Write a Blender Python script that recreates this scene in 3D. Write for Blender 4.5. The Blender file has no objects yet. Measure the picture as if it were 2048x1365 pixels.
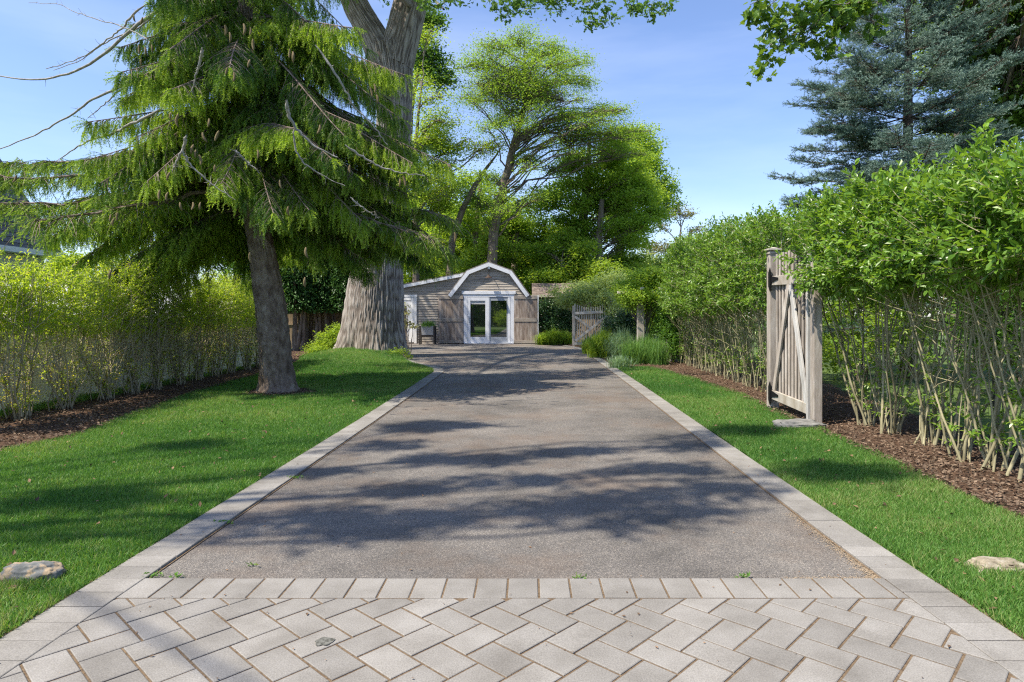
import bpy, math, random
import numpy as np
from math import radians as R, sin, cos, pi

# ---------------------------------------------------------------- camera, sky, sun, exposure
sc = bpy.context.scene
COL = sc.collection
CH = 1.35          # camera height
FPX = 1290.0       # focal length in pixels of the 2048 wide photograph
VU, VV = 1057.0, 630.0
cam_d = bpy.data.cameras.new('camera'); cam = bpy.data.objects.new('camera', cam_d); COL.objects.link(cam)
cam.location = (0, 0, CH); cam.rotation_euler = (R(90), 0, 0)
cam_d.sensor_width = 36; cam_d.lens = FPX / 2048 * 36
cam_d.shift_x = -(VU - 1024) / 2048; cam_d.shift_y = -(682.5 - VV) / 2048
cam_d.clip_start = 0.05; cam_d.clip_end = 2000
sc.camera = cam

SUN_EL = R(57); SAZ = (-0.88, -0.475)      # direction towards the sun in plan
w = bpy.data.worlds.new("World"); sc.world = w; w.use_nodes = True
nt = w.node_tree; nt.nodes.clear()
def wn(t, **k):
    n = nt.nodes.new(t)
    for a, b in k.items(): setattr(n, a, b)
    return n
wo = wn('ShaderNodeOutputWorld'); bg = wn('ShaderNodeBackground'); sky = wn('ShaderNodeTexSky')
sky.sky_type = 'NISHITA'; sky.sun_disc = False; sky.sun_elevation = SUN_EL
sky.sun_rotation = math.atan2(SAZ[0], SAZ[1]) % (2 * pi)
sky.air_density = 1.0; sky.dust_density = 0.6; sky.ozone_density = 3.5
tc = wn('ShaderNodeTexCoord'); mp = wn('ShaderNodeMapping'); mp.inputs['Scale'].default_value = (1.0, 1.0, 5.5)
mp.inputs['Rotation'].default_value = (0.12, 0.1, 0.5)
nz = wn('ShaderNodeTexNoise'); nz.inputs['Scale'].default_value = 1.6; nz.inputs['Detail'].default_value = 7; nz.inputs['Roughness'].default_value = 0.55
cr = wn('ShaderNodeValToRGB'); cr.color_ramp.elements[0].position = 0.45; cr.color_ramp.elements[1].position = 0.85
cr.color_ramp.elements[0].color = (0, 0, 0, 1); cr.color_ramp.elements[1].color = (0.2, 0.2, 0.2, 1)
mx = wn('ShaderNodeMixRGB'); mx.inputs[2].default_value = (6.3, 6.8, 7.6, 1)
tint = wn('ShaderNodeMixRGB', blend_type='MULTIPLY'); tint.inputs[0].default_value = 1.0; tint.inputs[2].default_value = (1.0, 0.97, 1.06, 1)
L = nt.links.new
L(tc.outputs['Generated'], mp.inputs['Vector']); L(mp.outputs[0], nz.inputs['Vector']); L(nz.outputs['Fac'], cr.inputs[0])
L(sky.outputs[0], tint.inputs[1]); L(tint.outputs[0], mx.inputs[1]); L(cr.outputs[0], mx.inputs[0]); L(mx.outputs[0], bg.inputs[0]); L(bg.outputs[0], wo.inputs[0])
bg.inputs[1].default_value = 0.106

sd = bpy.data.lights.new('sun', 'SUN'); sun = bpy.data.objects.new('sun', sd); COL.objects.link(sun)
sd.energy = 3.7; sd.angle = R(0.55); sd.color = (1.0, 0.91, 0.77)
from mathutils import Vector, Matrix
sv = Vector((SAZ[0] * cos(SUN_EL), SAZ[1] * cos(SUN_EL), sin(SUN_EL))).normalized()
sun.rotation_euler = sv.to_track_quat('Z', 'Y').to_euler(); sun.location = (-20, -8, 30)

sc.view_settings.view_transform = 'Standard'; sc.view_settings.look = 'None'; sc.view_settings.gamma = 1
sc.view_settings.exposure = 1.16
sc.cycles.use_denoising = False
sc.cycles.filter_width = 1.2; sc.cycles.max_bounces = 8; sc.cycles.diffuse_bounces = 4; sc.cycles.transmission_bounces = 4; sc.cycles.transparent_max_bounces = 8
sc.cycles.sample_clamp_indirect = 6

rng = np.random.default_rng(7)
random.seed(5)

def W(u, v, Y):                               # a pixel of the photograph at depth Y, as a point
    return np.array([(u - VU) / FPX * Y, Y, CH - (v - VV) / FPX * Y])

# ---------------------------------------------------------------- mesh helpers
class Acc:
    def __init__(s): s.V = []; s.Q = []; s.T = []; s.rq = []; s.n = 0; s.a = []
    def add(s, V, F, rnd=0.5):
        V = np.asarray(V, float).reshape(-1, 3); F = np.asarray(F, int)
        (s.Q if F.shape[1] == 4 else s.T).append(F + s.n)
        s.V.append(V); s.n += len(V)
        s.a.append(np.broadcast_to(np.asarray(rnd, float), (len(V),)).copy())
    def more(s, F, off):                       # extra faces on vertices already added
        F = np.asarray(F, int); (s.Q if F.shape[1] == 4 else s.T).append(F + off)
    def build(s, name, mat, parent=None, smooth=False, bevel=0, second=None):
        me = bpy.data.meshes.new(name); nq0, nt0 = sum(map(len, s.Q)), sum(map(len, s.T))
        if second and second[0].n:                 # a second accumulator joined in with its own material (twigs in a crown)
            b = second[0]; s.V = s.V + b.V; s.a = s.a + b.a; s.Q = s.Q + [q + s.n for q in b.Q]; s.T = s.T + [q + s.n for q in b.T]
        V = np.concatenate(s.V) if s.V else np.zeros((0, 3))
        Q = np.concatenate(s.Q) if s.Q else np.zeros((0, 4), int); T = np.concatenate(s.T) if s.T else np.zeros((0, 3), int)
        me.vertices.add(len(V)); me.vertices.foreach_set('co', V.astype(np.float32).ravel())
        nl = len(Q) * 4 + len(T) * 3
        me.loops.add(nl); me.loops.foreach_set('vertex_index', np.concatenate([Q.ravel(), T.ravel()]).astype(np.int32))
        me.polygons.add(len(Q) + len(T))
        st = np.concatenate([np.arange(len(Q)) * 4, len(Q) * 4 + np.arange(len(T)) * 3]).astype(np.int32)
        me.polygons.foreach_set('loop_start', st)
        me.polygons.foreach_set('use_smooth', np.full(len(st), bool(smooth)))
        me.update(calc_edges=True)
        at = me.attributes.new('rnd', 'FLOAT', 'POINT'); at.data.foreach_set('value', np.concatenate(s.a).astype(np.float32))
        me.materials.append(mat)
        if second and second[0].n:
            me.materials.append(second[1]); mi = np.ones(len(st), np.int32); mi[:nq0] = 0; mi[len(Q):len(Q) + nt0] = 0; me.polygons.foreach_set('material_index', mi)
        me.validate()
        o = bpy.data.objects.new(name, me); COL.objects.link(o)
        if parent is not None:
            o.parent = parent
            o.matrix_parent_inverse = Matrix.Translation(-Vector(parent_world(parent)))
        if bevel:
            m = o.modifiers.new('bevel', 'BEVEL'); m.width = bevel; m.segments = 1; m.limit_method = 'ANGLE'
        return o
def parent_world(p):
    return p.location if p.type == 'EMPTY' else Vector((0, 0, 0))     # part meshes keep world coordinates

def empty(name, loc, label, cat, group=None):
    o = bpy.data.objects.new(name, None); COL.objects.link(o); o.location = loc; o.empty_display_size = 0.1
    return tag(o, label, cat, group)
def tag(o, label=None, cat=None, group=None, kind=None):
    if label: o['label'] = label
    if cat: o['category'] = cat
    if group: o['group'] = group
    if kind: o['kind'] = kind
    return o

BOXF = np.array([[0, 3, 2, 1], [4, 5, 6, 7], [0, 1, 5, 4], [1, 2, 6, 5], [2, 3, 7, 6], [3, 0, 4, 7]])
def box(acc, x0, x1, y0, y1, z0, z1, rnd=0.5):
    V = [(x0, y0, z0), (x1, y0, z0), (x1, y1, z0), (x0, y1, z0), (x0, y0, z1), (x1, y0, z1), (x1, y1, z1), (x0, y1, z1)]
    acc.add(V, BOXF, rnd)
def bar(acc, p, q, wdt, th, nrm, rnd=0.5):     # a plank from p to q, th thick along nrm
    p = np.array(p, float); q = np.array(q, float); n = np.array(nrm, float); n /= np.linalg.norm(n)
    d = q - p; d /= np.linalg.norm(d); s = np.cross(d, n); s /= np.linalg.norm(s)
    V = []
    for c in (p, q):
        for a, b in ((-1, -1), (1, -1), (1, 1), (-1, 1)): V.append(c + s * a * wdt / 2 + n * b * th / 2)
    acc.add(V, BOXF, rnd)
def prism(acc, poly, y0, y1, axis='y', rnd=0.5):
    """extrude a 2D polygon (a,b) between y0 and y1; axis y: (x,z) polygon, axis z: (x,y), axis x: (y,z)"""
    n = len(poly); V = []
    for t in (y0, y1):
        for a, b in poly:
            V.append((a, t, b) if axis == 'y' else ((a, b, t) if axis == 'z' else (t, a, b)))
    base = acc.n
    acc.add(V, [[i, (i + 1) % n, n + (i + 1) % n, n + i] for i in range(n)], rnd)
    for k in range(1, n - 1):
        acc.more([[0, k + 1, k]], base); acc.more([[n, n + k, n + k + 1]], base)
def tubes(acc, P, Rr, k=4, rnd=0.5, cap=False):
    """P (n,m,3) polylines, Rr (n,m) radii, k sides"""
    P = np.asarray(P, float); Rr = np.asarray(Rr, float)
    if P.ndim == 2: P = P[None]; Rr = Rr[None]
    n, m, _ = P.shape
    if n == 0: return
    T = np.empty_like(P); T[:, 1:-1] = P[:, 2:] - P[:, :-2]; T[:, 0] = P[:, 1] - P[:, 0]; T[:, -1] = P[:, -1] - P[:, -2]
    T /= np.linalg.norm(T, axis=2, keepdims=True) + 1e-9
    up = np.zeros_like(T); ref = np.abs(P[:, -1, 2] - P[:, 0, 2]) > 0.8 * np.linalg.norm(P[:, -1] - P[:, 0], axis=1)
    up[ref] = (1, 0, 0); up[~ref] = (0, 0, 1)
    S = np.cross(T, up); S /= np.linalg.norm(S, axis=2, keepdims=True) + 1e-9
    U = np.cross(S, T)
    a = np.arange(k) * 2 * pi / k
    V = P[:, :, None] + Rr[:, :, None, None] * (S[:, :, None] * np.cos(a)[:, None] + U[:, :, None] * np.sin(a)[:, None])
    i = np.arange(m - 1)[:, None] * k; j = np.arange(k)[None]; j2 = (np.arange(k) + 1)[None] % k
    F = np.stack([i + j, i + j2, i + k + j2, i + k + j], -1).reshape(-1, 4)
    F = (F[None] + (np.arange(n) * m * k)[:, None, None]).reshape(-1, 4)
    r = np.repeat(np.broadcast_to(np.asarray(rnd, float), (n,)), m * k)
    acc.add(V.reshape(-1, 3), F, r)
def nrmz(a): return a / (np.linalg.norm(a, axis=-1, keepdims=True) + 1e-9)

TPL = {
 'diamond': ([(0, 0, 0), (.45, .27, .07), (1, 0, -.04), (.45, -.27, .07)], [[0, 2, 1], [0, 3, 2]]),
 'privet': ([(0, 0, 0), (.28, .19, .06), (.68, .19, .05), (1, 0, -.08), (.68, -.19, .05), (.28, -.19, .06)], [[0, 3, 2, 1], [0, 5, 4, 3]]),
 'tuft': ([(0, .15, 0), (0, -.15, 0), (1, 0, 0)], [[0, 1, 2]]),
 'blade': ([(0, -.05, 0), (0, .05, 0), (.55, .035, .08), (1, 0, .3), (.55, -.035, .08)], [[0, 1, 2], [0, 2, 4], [4, 2, 3]]),
 'maple': ([(0, 0, 0), (.12, .34, .03), (.34, .24, .03), (.42, .55, .0), (.6, .26, .04), (1, 0, -.06), (.6, -.26, .04), (.42, -.55, .0), (.34, -.24, .03), (.12, -.34, .03), (.4, 0, -.02)],
           [[10, 0, 1], [10, 1, 2], [10, 2, 3], [10, 3, 4], [10, 4, 5], [10, 5, 6], [10, 6, 7], [10, 7, 8], [10, 8, 9], [10, 9, 0]]),
 'oakleaf': ([(0, 0, 0), (.22, .2, .03), (.32, .08, 0), (.5, .34, .03), (.6, .1, 0), (.8, .22, .0), (1, 0, -.08), (.8, -.22, 0), (.6, -.1, 0), (.5, -.34, .03), (.32, -.08, 0), (.22, -.2, .03)],
           [[0, 2, 1], [2, 4, 3], [4, 6, 5], [0, 11, 10], [10, 9, 8], [8, 7, 6], [0, 10, 2], [10, 8, 2], [8, 4, 2], [8, 6, 4]]),
}
def leaves(acc, pos, d, n, size, tpl='diamond', rnd=None):
    T, F = TPL[tpl]; T = np.array(T); F = np.array(F)
    N = len(pos)
    if N == 0: return
    d = nrmz(d); s = nrmz(np.cross(n, d)); n = np.cross(d, s)
    size = np.broadcast_to(np.asarray(size, float), (N,))[:, None, None]
    V = pos[:, None] + size * (T[None, :, 0:1] * d[:, None] + T[None, :, 1:2] * s[:, None] + T[None, :, 2:3] * n[:, None])
    k = len(T)
    if rnd is None: rnd = rng.random(N)
    r = np.repeat(rnd, k)
    Fa = (F[None] + (np.arange(N) * k)[:, None, None]).reshape(-1, F.shape[1])
    acc.add(V.reshape(-1, 3), Fa, r)

# value noise
_h = rng.random((64, 64, 64))
def vnoise(p):
    p = np.asarray(p, float); i = np.floor(p).astype(int); f = p - i; f = f * f * (3 - 2 * f); i &= 63; j = (i + 1) & 63
    g = lambda a, b, c: _h[a[..., 0], b[..., 1], c[..., 2]]
    x, y, z = f[..., 0], f[..., 1], f[..., 2]
    c00 = g(i, i, i) * (1 - x) + g(j, i, i) * x; c10 = g(i, j, i) * (1 - x) + g(j, j, i) * x
    c01 = g(i, i, j) * (1 - x) + g(j, i, j) * x; c11 = g(i, j, j) * (1 - x) + g(j, j, j) * x
    return (c00 * (1 - y) + c10 * y) * (1 - z) + (c01 * (1 - y) + c11 * y) * z
def fbm(p, o=4):
    a = 0; s = 1; t = 0
    for k in range(o): a = a + s * vnoise(np.asarray(p) * 2 ** k + 7.3 * k); t += s; s *= .5
    return a / t
def in_poly(x, y, poly):
    c = np.zeros(x.shape, bool); n = len(poly)
    for i in range(n):
        x0, y0 = poly[i]; x1, y1 = poly[(i + 1) % n]
        if y0 == y1: continue
        m = ((y0 > y) != (y1 > y)) & (x < (x1 - x0) * (y - y0) / (y1 - y0) + x0); c ^= m
    return c
def unit(n): return nrmz(rng.normal(size=(n, 3)))

# ---------------------------------------------------------------- materials
def base_mat(name):
    m = bpy.data.materials.new(name); m.use_nodes = True; t = m.node_tree; t.nodes.clear()
    out = t.nodes.new('ShaderNodeOutputMaterial'); p = t.nodes.new('ShaderNodeBsdfPrincipled'); t.links.new(p.outputs[0], out.inputs[0])
    return m, t, p, out
def N(t, ty, **k):
    n = t.nodes.new(ty)
    for a, b in k.items():
        if a in ('inp',):
            for kk, vv in b.items(): n.inputs[kk].default_value = vv
        else: setattr(n, a, b)
    return n
def ramp(t, stops):
    c = t.nodes.new('ShaderNodeValToRGB'); e = c.color_ramp.elements
    while len(e) < len(stops): e.new(0.5)
    for q, (p, col) in zip(e, stops): q.position = p; q.color = (*col, 1)
    return c
def noise(t, scale, stretch=(1, 1, 1), detail=5, rough=.6, obj=True):
    tcn = N(t, 'ShaderNodeTexCoord'); m = N(t, 'ShaderNodeMapping'); m.inputs['Scale'].default_value = stretch
    n = N(t, 'ShaderNodeTexNoise', inp={'Scale': scale, 'Detail': detail, 'Roughness': rough})
    t.links.new(tcn.outputs['Object'], m.inputs[0]); t.links.new(m.outputs[0], n.inputs[0]); return n
def surf(name, stops, scale=4, stretch=(1, 1, 1), rough=.8, bump=.3, bscale=None, bdist=.01, var=.0, spec=.3, fine=None, metal=0):
    """noise-coloured surface, optional per-piece variation from the rnd attribute"""
    m, t, p, out = base_mat(name); n = noise(t, scale, stretch); c = ramp(t, stops); t.links.new(n.outputs['Fac'], c.inputs[0]); col = c.outputs[0]
    if fine:
        n3 = noise(t, fine[0], stretch if len(fine) < 3 else fine[2], 2); c3 = ramp(t, [(.3, (1 - fine[1],) * 3), (.7, (1 + fine[1],) * 3)])
        mm = N(t, 'ShaderNodeMixRGB', blend_type='MULTIPLY'); mm.inputs[0].default_value = 1
        t.links.new(n3.outputs['Fac'], c3.inputs[0]); t.links.new(col, mm.inputs[1]); t.links.new(c3.outputs[0], mm.inputs[2]); col = mm.outputs[0]
    if var:
        a = N(t, 'ShaderNodeAttribute', attribute_name='rnd'); mr = N(t, 'ShaderNodeMapRange', clamp=False, inp={3: 1 - var, 4: 1 + var}); t.links.new(a.outputs['Fac'], mr.inputs[0])
        mm = N(t, 'ShaderNodeVectorMath', operation='SCALE'); t.links.new(col, mm.inputs[0]); t.links.new(mr.outputs[0], mm.inputs['Scale']); col = mm.outputs[0]
    t.links.new(col, p.inputs['Base Color'])
    p.inputs['Roughness'].default_value = rough; p.inputs['Specular IOR Level'].default_value = spec; p.inputs['Metallic'].default_value = metal
    if bump:
        n2 = noise(t, bscale or scale * 3, stretch, 4); b = N(t, 'ShaderNodeBump', inp={'Strength': bump, 'Distance': bdist}); t.links.new(n2.outputs['Fac'], b.inputs['Height']); t.links.new(b.outputs[0], p.inputs['Normal'])
    return m
def leafm(name, c0, c1, trans=.4, tcol=None, rough=.45, spec=.35, c2=None):
    m, t, p, out = base_mat(name); a = N(t, 'ShaderNodeAttribute', attribute_name='rnd')
    st = [(0, c0), (1, c1)] if c2 is None else [(0, c0), (.85, c1), (.97, c2)]
    c = ramp(t, st); t.links.new(a.outputs['Fac'], c.inputs[0]); t.links.new(c.outputs[0], p.inputs['Base Color'])
    p.inputs['Roughness'].default_value = rough; p.inputs['Specular IOR Level'].default_value = spec
    tr = N(t, 'ShaderNodeBsdfTranslucent'); mx = N(t, 'ShaderNodeMixShader'); mx.inputs[0].default_value = trans
    tm = N(t, 'ShaderNodeVectorMath', operation='MULTIPLY'); tm.inputs[1].default_value = tcol or (1.7, 1.5, .7)
    t.links.new(c.outputs[0], tm.inputs[0]); t.links.new(tm.outputs[0], tr.inputs[0])
    t.links.new(p.outputs[0], mx.inputs[1]); t.links.new(tr.outputs[0], mx.inputs[2]); t.links.new(mx.outputs[0], out.inputs[0])
    return m
def flat(name, col, rough=.6, metal=0, spec=.4):
    return surf(name, [(.3, tuple(c * .93 for c in col)), (.7, tuple(min(1, c * 1.05) for c in col))], 6, rough=rough, bump=.05, metal=metal, spec=spec)
# ---------------------------------------------------------------- setting: ground, driveway, borders, apron, lawns, beds
OAK = (-5.05, 20.6)
def gh(x, y):                                   # ground height
    x = np.asarray(x, float); y = np.asarray(y, float)
    h = 0.30 * np.exp(-(((x - OAK[0] + .2) / 1.7) ** 2 + ((y - OAK[1] + .6) / 2.6) ** 2))
    edge = np.clip((-2.15 - x) / .5, 0, 1)
    return 0.012 + h * edge
m_soil = surf('soil', [(.3, (.05, .09, .02)), (.7, (.10, .15, .035))], 1.2, bump=.4, rough=1)
m_lawnbase = surf('lawn_base', [(.3, (.07, .12, .025)), (.7, (.14, .19, .05))], 7, bump=.5, rough=1)
m_mulch = surf('mulch', [(.3, (.05, .028, .018)), (.55, (.11, .065, .04)), (.75, (.19, .12, .08))], 26, (1, 1, 1), rough=1, bump=1, bscale=40, bdist=.03)
a = Acc()
a.add([(-260, -160, -.02), (260, -160, -.02), (260, 420, -.02), (-260, 420, -.02)], [[0, 1, 2, 3]])
tag(a.build('ground', m_soil), kind='structure')

def tri_sheet(poly, name, mat, step, hf, keep=None):
    """a grid sheet filling a polygon"""
    P = np.array(poly); x0, y0 = P.min(0); x1, y1 = P.max(0)
    nx = int((x1 - x0) / step) + 2; ny = int((y1 - y0) / step) + 2
    X, Y = np.meshgrid(x0 + np.arange(nx) * step, y0 + np.arange(ny) * step, indexing='ij')
    V = np.stack([X, Y, hf(X, Y)], -1).reshape(-1, 3)
    i, j = np.meshgrid(np.arange(nx - 1), np.arange(ny - 1), indexing='ij')
    q = (i * ny + j).ravel(); F = np.stack([q, q + ny, q + ny + 1, q + 1], -1)
    c = V[F].mean(1); F = F[in_poly(c[:, 0], c[:, 1], poly)]
    used = np.unique(F); mp_ = np.zeros(len(V), int); mp_[used] = np.arange(len(used))
    a = Acc(); a.add(V[used], mp_[F]); o = a.build(name, mat, smooth=True); return tag(o, kind='structure')

LEFT_IN = [(-1.94, 1.2), (-1.94, 4), (-1.93, 8), (-1.95, 12), (-1.99, 15.2), (-2.12, 15.95), (-2.5, 16.9), (-3.1, 18.0), (-3.7, 19.6), (-3.9, 21.4)]
RIGHT_IN = [(1.79, 1.2), (1.80, 4), (1.86, 8), (1.93, 12.2), (1.98, 17), (2.02, 21), (1.98, 24), (1.82, 26.4), (1.45, 28.0)]
ASPH = [(-1.94, 3.27), (1.795, 3.27)] + RIGHT_IN[2:] + [(.5, 28.6), (.45, 30.02), (-8.5, 30.02), (-8.5, 24.5), (-6.5, 23.4), (-4.6, 22.6)] + LEFT_IN[::-1][:-2]
m, t, p, out = base_mat('asphalt')
n1 = noise(t, .9, detail=8, rough=.68); c1 = ramp(t, [(.34, (.10, .095, .088)), (.5, (.148, .139, .128)), (.66, (.195, .182, .165))])
t.links.new(n1.outputs['Fac'], c1.inputs[0])
tcn = N(t, 'ShaderNodeTexCoord'); vo = N(t, 'ShaderNodeTexVoronoi', inp={'Scale': 230}); t.links.new(tcn.outputs['Object'], vo.inputs['Vector'])
hs = N(t, 'ShaderNodeSeparateColor'); t.links.new(vo.outputs['Color'], hs.inputs[0])
sp = ramp(t, [(.0, (.6, .58, .57)), (.5, (1.0, 1.0, 1.0)), (.8, (1.35, 1.32, 1.28)), (.95, (2.1, 2.0, 1.85))]); t.links.new(hs.outputs[0], sp.inputs[0])
mm = N(t, 'ShaderNodeMixRGB', blend_type='MULTIPLY'); mm.inputs[0].default_value = 1; t.links.new(c1.outputs[0], mm.inputs[1]); t.links.new(sp.outputs[0], mm.inputs[2])
# brown film of old needles with patches of its own
n2 = noise(t, .55, detail=7, rough=.7); c2 = ramp(t, [(.48, (0, 0, 0)), (.66, (.6, .6, .6))]); t.links.new(n2.outputs['Fac'], c2.inputs[0])
m3 = N(t, 'ShaderNodeMixRGB'); m3.inputs[2].default_value = (.17, .12, .085, 1); t.links.new(c2.outputs[0], m3.inputs[0]); t.links.new(mm.outputs[0], m3.inputs[1])
t.links.new(m3.outputs[0], p.inputs['Base Color']); p.inputs['Roughness'].default_value = .85; p.inputs['Specular IOR Level'].default_value = .3
bb = N(t, 'ShaderNodeBump', inp={'Strength': .8, 'Distance': .006}); t.links.new(vo.outputs['Distance'], bb.inputs['Height']); t.links.new(bb.outputs[0], p.inputs['Normal'])
m_asph = m
a = Acc()
V = [(x, y, .004) for x, y in ASPH]; me = bpy.data.meshes.new('driveway'); me.from_pydata(V, [], [list(range(len(V)))]); me.materials.append(m_asph)
o = bpy.data.objects.new('driveway', me); COL.objects.link(o); tag(o, kind='structure')

# pavers
m_paver = surf('paver', [(.25, (.165, .155, .138)), (.5, (.225, .214, .194)), (.75, (.275, .264, .243))], 3.5, rough=.95, bump=.5, bscale=120, bdist=.002, var=.13, fine=(170, .22))
m_joint = surf('joint_sand', [(.3, (.09, .06, .035)), (.7, (.22, .16, .10))], 60, bump=.6, rough=1)
def clip(poly, nx, ny, c):                       # keep nx*x+ny*y<=c
    o = []
    for i in range(len(poly)):
        p, q = poly[i], poly[(i + 1) % len(poly)]; dp = nx * p[0] + ny * p[1] - c; dq = nx * q[0] + ny * q[1] - c
        if dp <= 0: o.append(p)
        if dp * dq < 0: s = dp / (dp - dq); o.append((p[0] + s * (q[0] - p[0]), p[1] + s * (q[1] - p[1])))
    return o
def area(p): return .5 * sum(p[i][0] * p[(i + 1) % len(p)][1] - p[(i + 1) % len(p)][0] * p[i][1] for i in range(len(p)))
def inset(poly, d):
    p = poly if area(poly) > 0 else poly[::-1]; r = [tuple(v) for v in p]
    for i in range(len(p)):
        a0, b0 = p[i], p[(i + 1) % len(p)]; ex, ey = b0[0] - a0[0], b0[1] - a0[1]; l = math.hypot(ex, ey)
        if l < 1e-5: continue
        nx, ny = ey / l, -ex / l; r = clip(r, nx, ny, nx * a0[0] + ny * a0[1] - d)
        if len(r) < 3: return []
    return r
def paver(acc, poly, z=.018, j=.0046, ch=.003):
    zz = z + random.uniform(-.0012, .0012); A = inset(poly, j + random.uniform(-.0008, .0012))
    if len(A) < 3 or abs(area(A)) < .0006: return
    B = inset(A, ch)
    if len(B) != len(A): B = A
    n = len(A); V = [(x, y, z - .03) for x, y in A] + [(x, y, zz - ch * .7) for x, y in A] + [(x, y, zz) for x, y in B]
    base = acc.n; r = random.random()
    acc.add(V, [[i, (i + 1) % n, n + (i + 1) % n, n + i] for i in range(n)] + [[n + i, n + (i + 1) % n, 2 * n + (i + 1) % n, 2 * n + i] for i in range(n)], r)
    for k in range(1, n - 1): acc.more([[2 * n, 2 * n + k, 2 * n + k + 1]], base)
ap = Acc(); bw, bh = .226, .150; th = R(47)
e1 = np.array([-cos(th), -sin(th)]); e2 = np.array([-sin(th), cos(th)]); O = np.array([-1.163, 2.972])
for i in range(-60, 60):
    for j in range(-60, 60):
        ox = i * bh + j * bw; oy = i * bh - j * bw
        for (x0, x1, y0, y1) in ((0, bw, 0, bh), (bw, bw + bh, bh - bw, bh)):
            pts = [O + e1 * (ox + x) + e2 * (oy + y) for x, y in ((x0, y0), (x1, y0), (x1, y1), (x0, y1))]
            pl = [tuple(q) for q in pts]
            cx, cy = np.mean([q[0] for q in pl]), np.mean([q[1] for q in pl])
            if cy > 3.3 or cy < -1.2 or abs(cx) > 2.3: continue
            for (nx, ny, c) in ((0, 1, 3.035), (-1, 0, 1.945), (1, 0, 1.80)):
                pl = clip(pl, nx, ny, c)
                if len(pl) < 3: break
            if len(pl) >= 3: paver(ap, pl)
x = -1.945
while x < 1.80:
    x2 = min(x + .1535, 1.80); sk = 0
    paver(ap, [(x, 3.035), (x2, 3.035), (x2, 3.267), (x, 3.267)]); x = x2
tag(ap.build('paver_apron', m_paver), kind='structure')
a = Acc(); a.add([(-2.2, -1.3, .013), (2.08, -1.3, .013), (2.08, 3.269, .013), (-2.2, 3.269, .013)], [[0, 1, 2, 3]])
tag(a.build('joint_bed', m_joint), kind='structure')
def border(line, side, name):
    acc = Acc(); P = [np.array(q, float) for q in [(line[0][0], -1.2)] + line]; sg = -1 if side == 'l' else 1; wd = .235
    seg = np.array([np.linalg.norm(P[i + 1] - P[i]) for i in range(len(P) - 1)]); cum = np.concatenate([[0], np.cumsum(seg)])
    def at(s):
        i = min(np.searchsorted(cum, s, 'right') - 1, len(seg) - 1); i = max(i, 0); f = (s - cum[i]) / seg[i]
        p = P[i] + (P[i + 1] - P[i]) * f; d0 = at_d(s); return p, np.array([d0[1], -d0[0]]) * sg
    def at_d(s):
        d = np.zeros(2)
        for ds in (-.35, 0, .35):
            i = int(np.clip(np.searchsorted(cum, s + ds, 'right') - 1, 0, len(seg) - 1)); d += (P[i + 1] - P[i]) / seg[i]
        return d / np.linalg.norm(d)
    s = 0; und = Acc()
    while s < cum[-1] - .16:
        p, n_ = at(s); q, n2 = at(s + .1535)
        pl = [tuple(p), tuple(p + n_ * wd), tuple(q + n2 * wd), tuple(q)]
        paver(acc, pl, z=.02, j=.0026); s += .1535
    o = tag(acc.build(name, m_paver), kind='structure')
    und = Acc(); ss = np.linspace(0, cum[-1] - .05, 90); V = []
    for s in ss:
        p, n_ = at(s); V += [(*(p - n_ * .012), .0085), (*(p + n_ * (wd + .012)), .0085)]
    und.add(V, [[2 * i, 2 * i + 1, 2 * i + 3, 2 * i + 2] for i in range(len(ss) - 1)]); tag(und.build(name + '_bed', m_joint), kind='structure')
    return [tuple(at(s)[0] + at(s)[1] * (wd + .004)) for s in np.linspace(0, cum[-1] - .05, 60)]
LO = border(LEFT_IN, 'l', 'driveway_border'); RO = border(RIGHT_IN, 'r', 'driveway_edge_border')
m_conc = surf('edging', [(.3, (.30, .27, .22)), (.7, (.42, .39, .33))], 20, bump=.4, rough=.9)
a = Acc()                                         # thin concrete haunch along the outside of the left border
Vv = [(x - dx, y, .006 if dx > .01 else .014) for x, y in LO[:14] for dx in (0.001, .035)]
a.add(Vv, [[2 * i, 2 * i + 1, 2 * i + 3, 2 * i + 2] for i in range(13)]); tag(a.build('edging', m_conc), kind='structure')

LAWN_L = LO[::-1] + [(-2.2, -1.2), (-5.8, -1.2), (-5.6, 1.5), (-5.45, 4), (-5.2, 6.0), (-5.04, 7.2), (-5.28, 8.4), (-5.46, 9.4), (-5.72, 10.9), (-5.9, 12.35), (-6.05, 14.6), (-6.15, 16.3), (-6.25, 17.6), (-6.6, 18.6), (-6.55, 20.2), (-5.9, 21.5), (-4.6, 22.1)]
LAWN_R = [q for q in RO if q[1] < 16.2] + [(2.5, 16.6), (3.0, 16.45), (3.3, 15.6), (3.5, 13.0), (3.62, 11), (3.5, 9.4), (3.42, 7.6), (3.34, 6.0), (3.2, 4.6), (3.3, 3.2), (3.5, -1.2)]
tri_sheet(LAWN_L, 'lawn', m_lawnbase, .12, gh)
tri_sheet(LAWN_R, 'side_lawn', m_lawnbase, .08, gh)
BED_L = [(-5.85, -1), (-5.65, 1.5), (-5.5, 4), (-5.25, 6.0), (-5.09, 7.2), (-5.33, 8.4), (-5.51, 9.4), (-5.77, 10.9), (-5.95, 12.35), (-6.1, 14.6), (-6.2, 16.3), (-6.3, 17.6), (-6.65, 18.6), (-6.6, 20.2), (-6.0, 21.5), (-4.8, 22.3), (-5.5, 24.3), (-9.5, 24.8), (-9.5, 19.5), (-7.4, 18), (-6.9, 14), (-6.85, 8), (-6.9, -1)]
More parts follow.
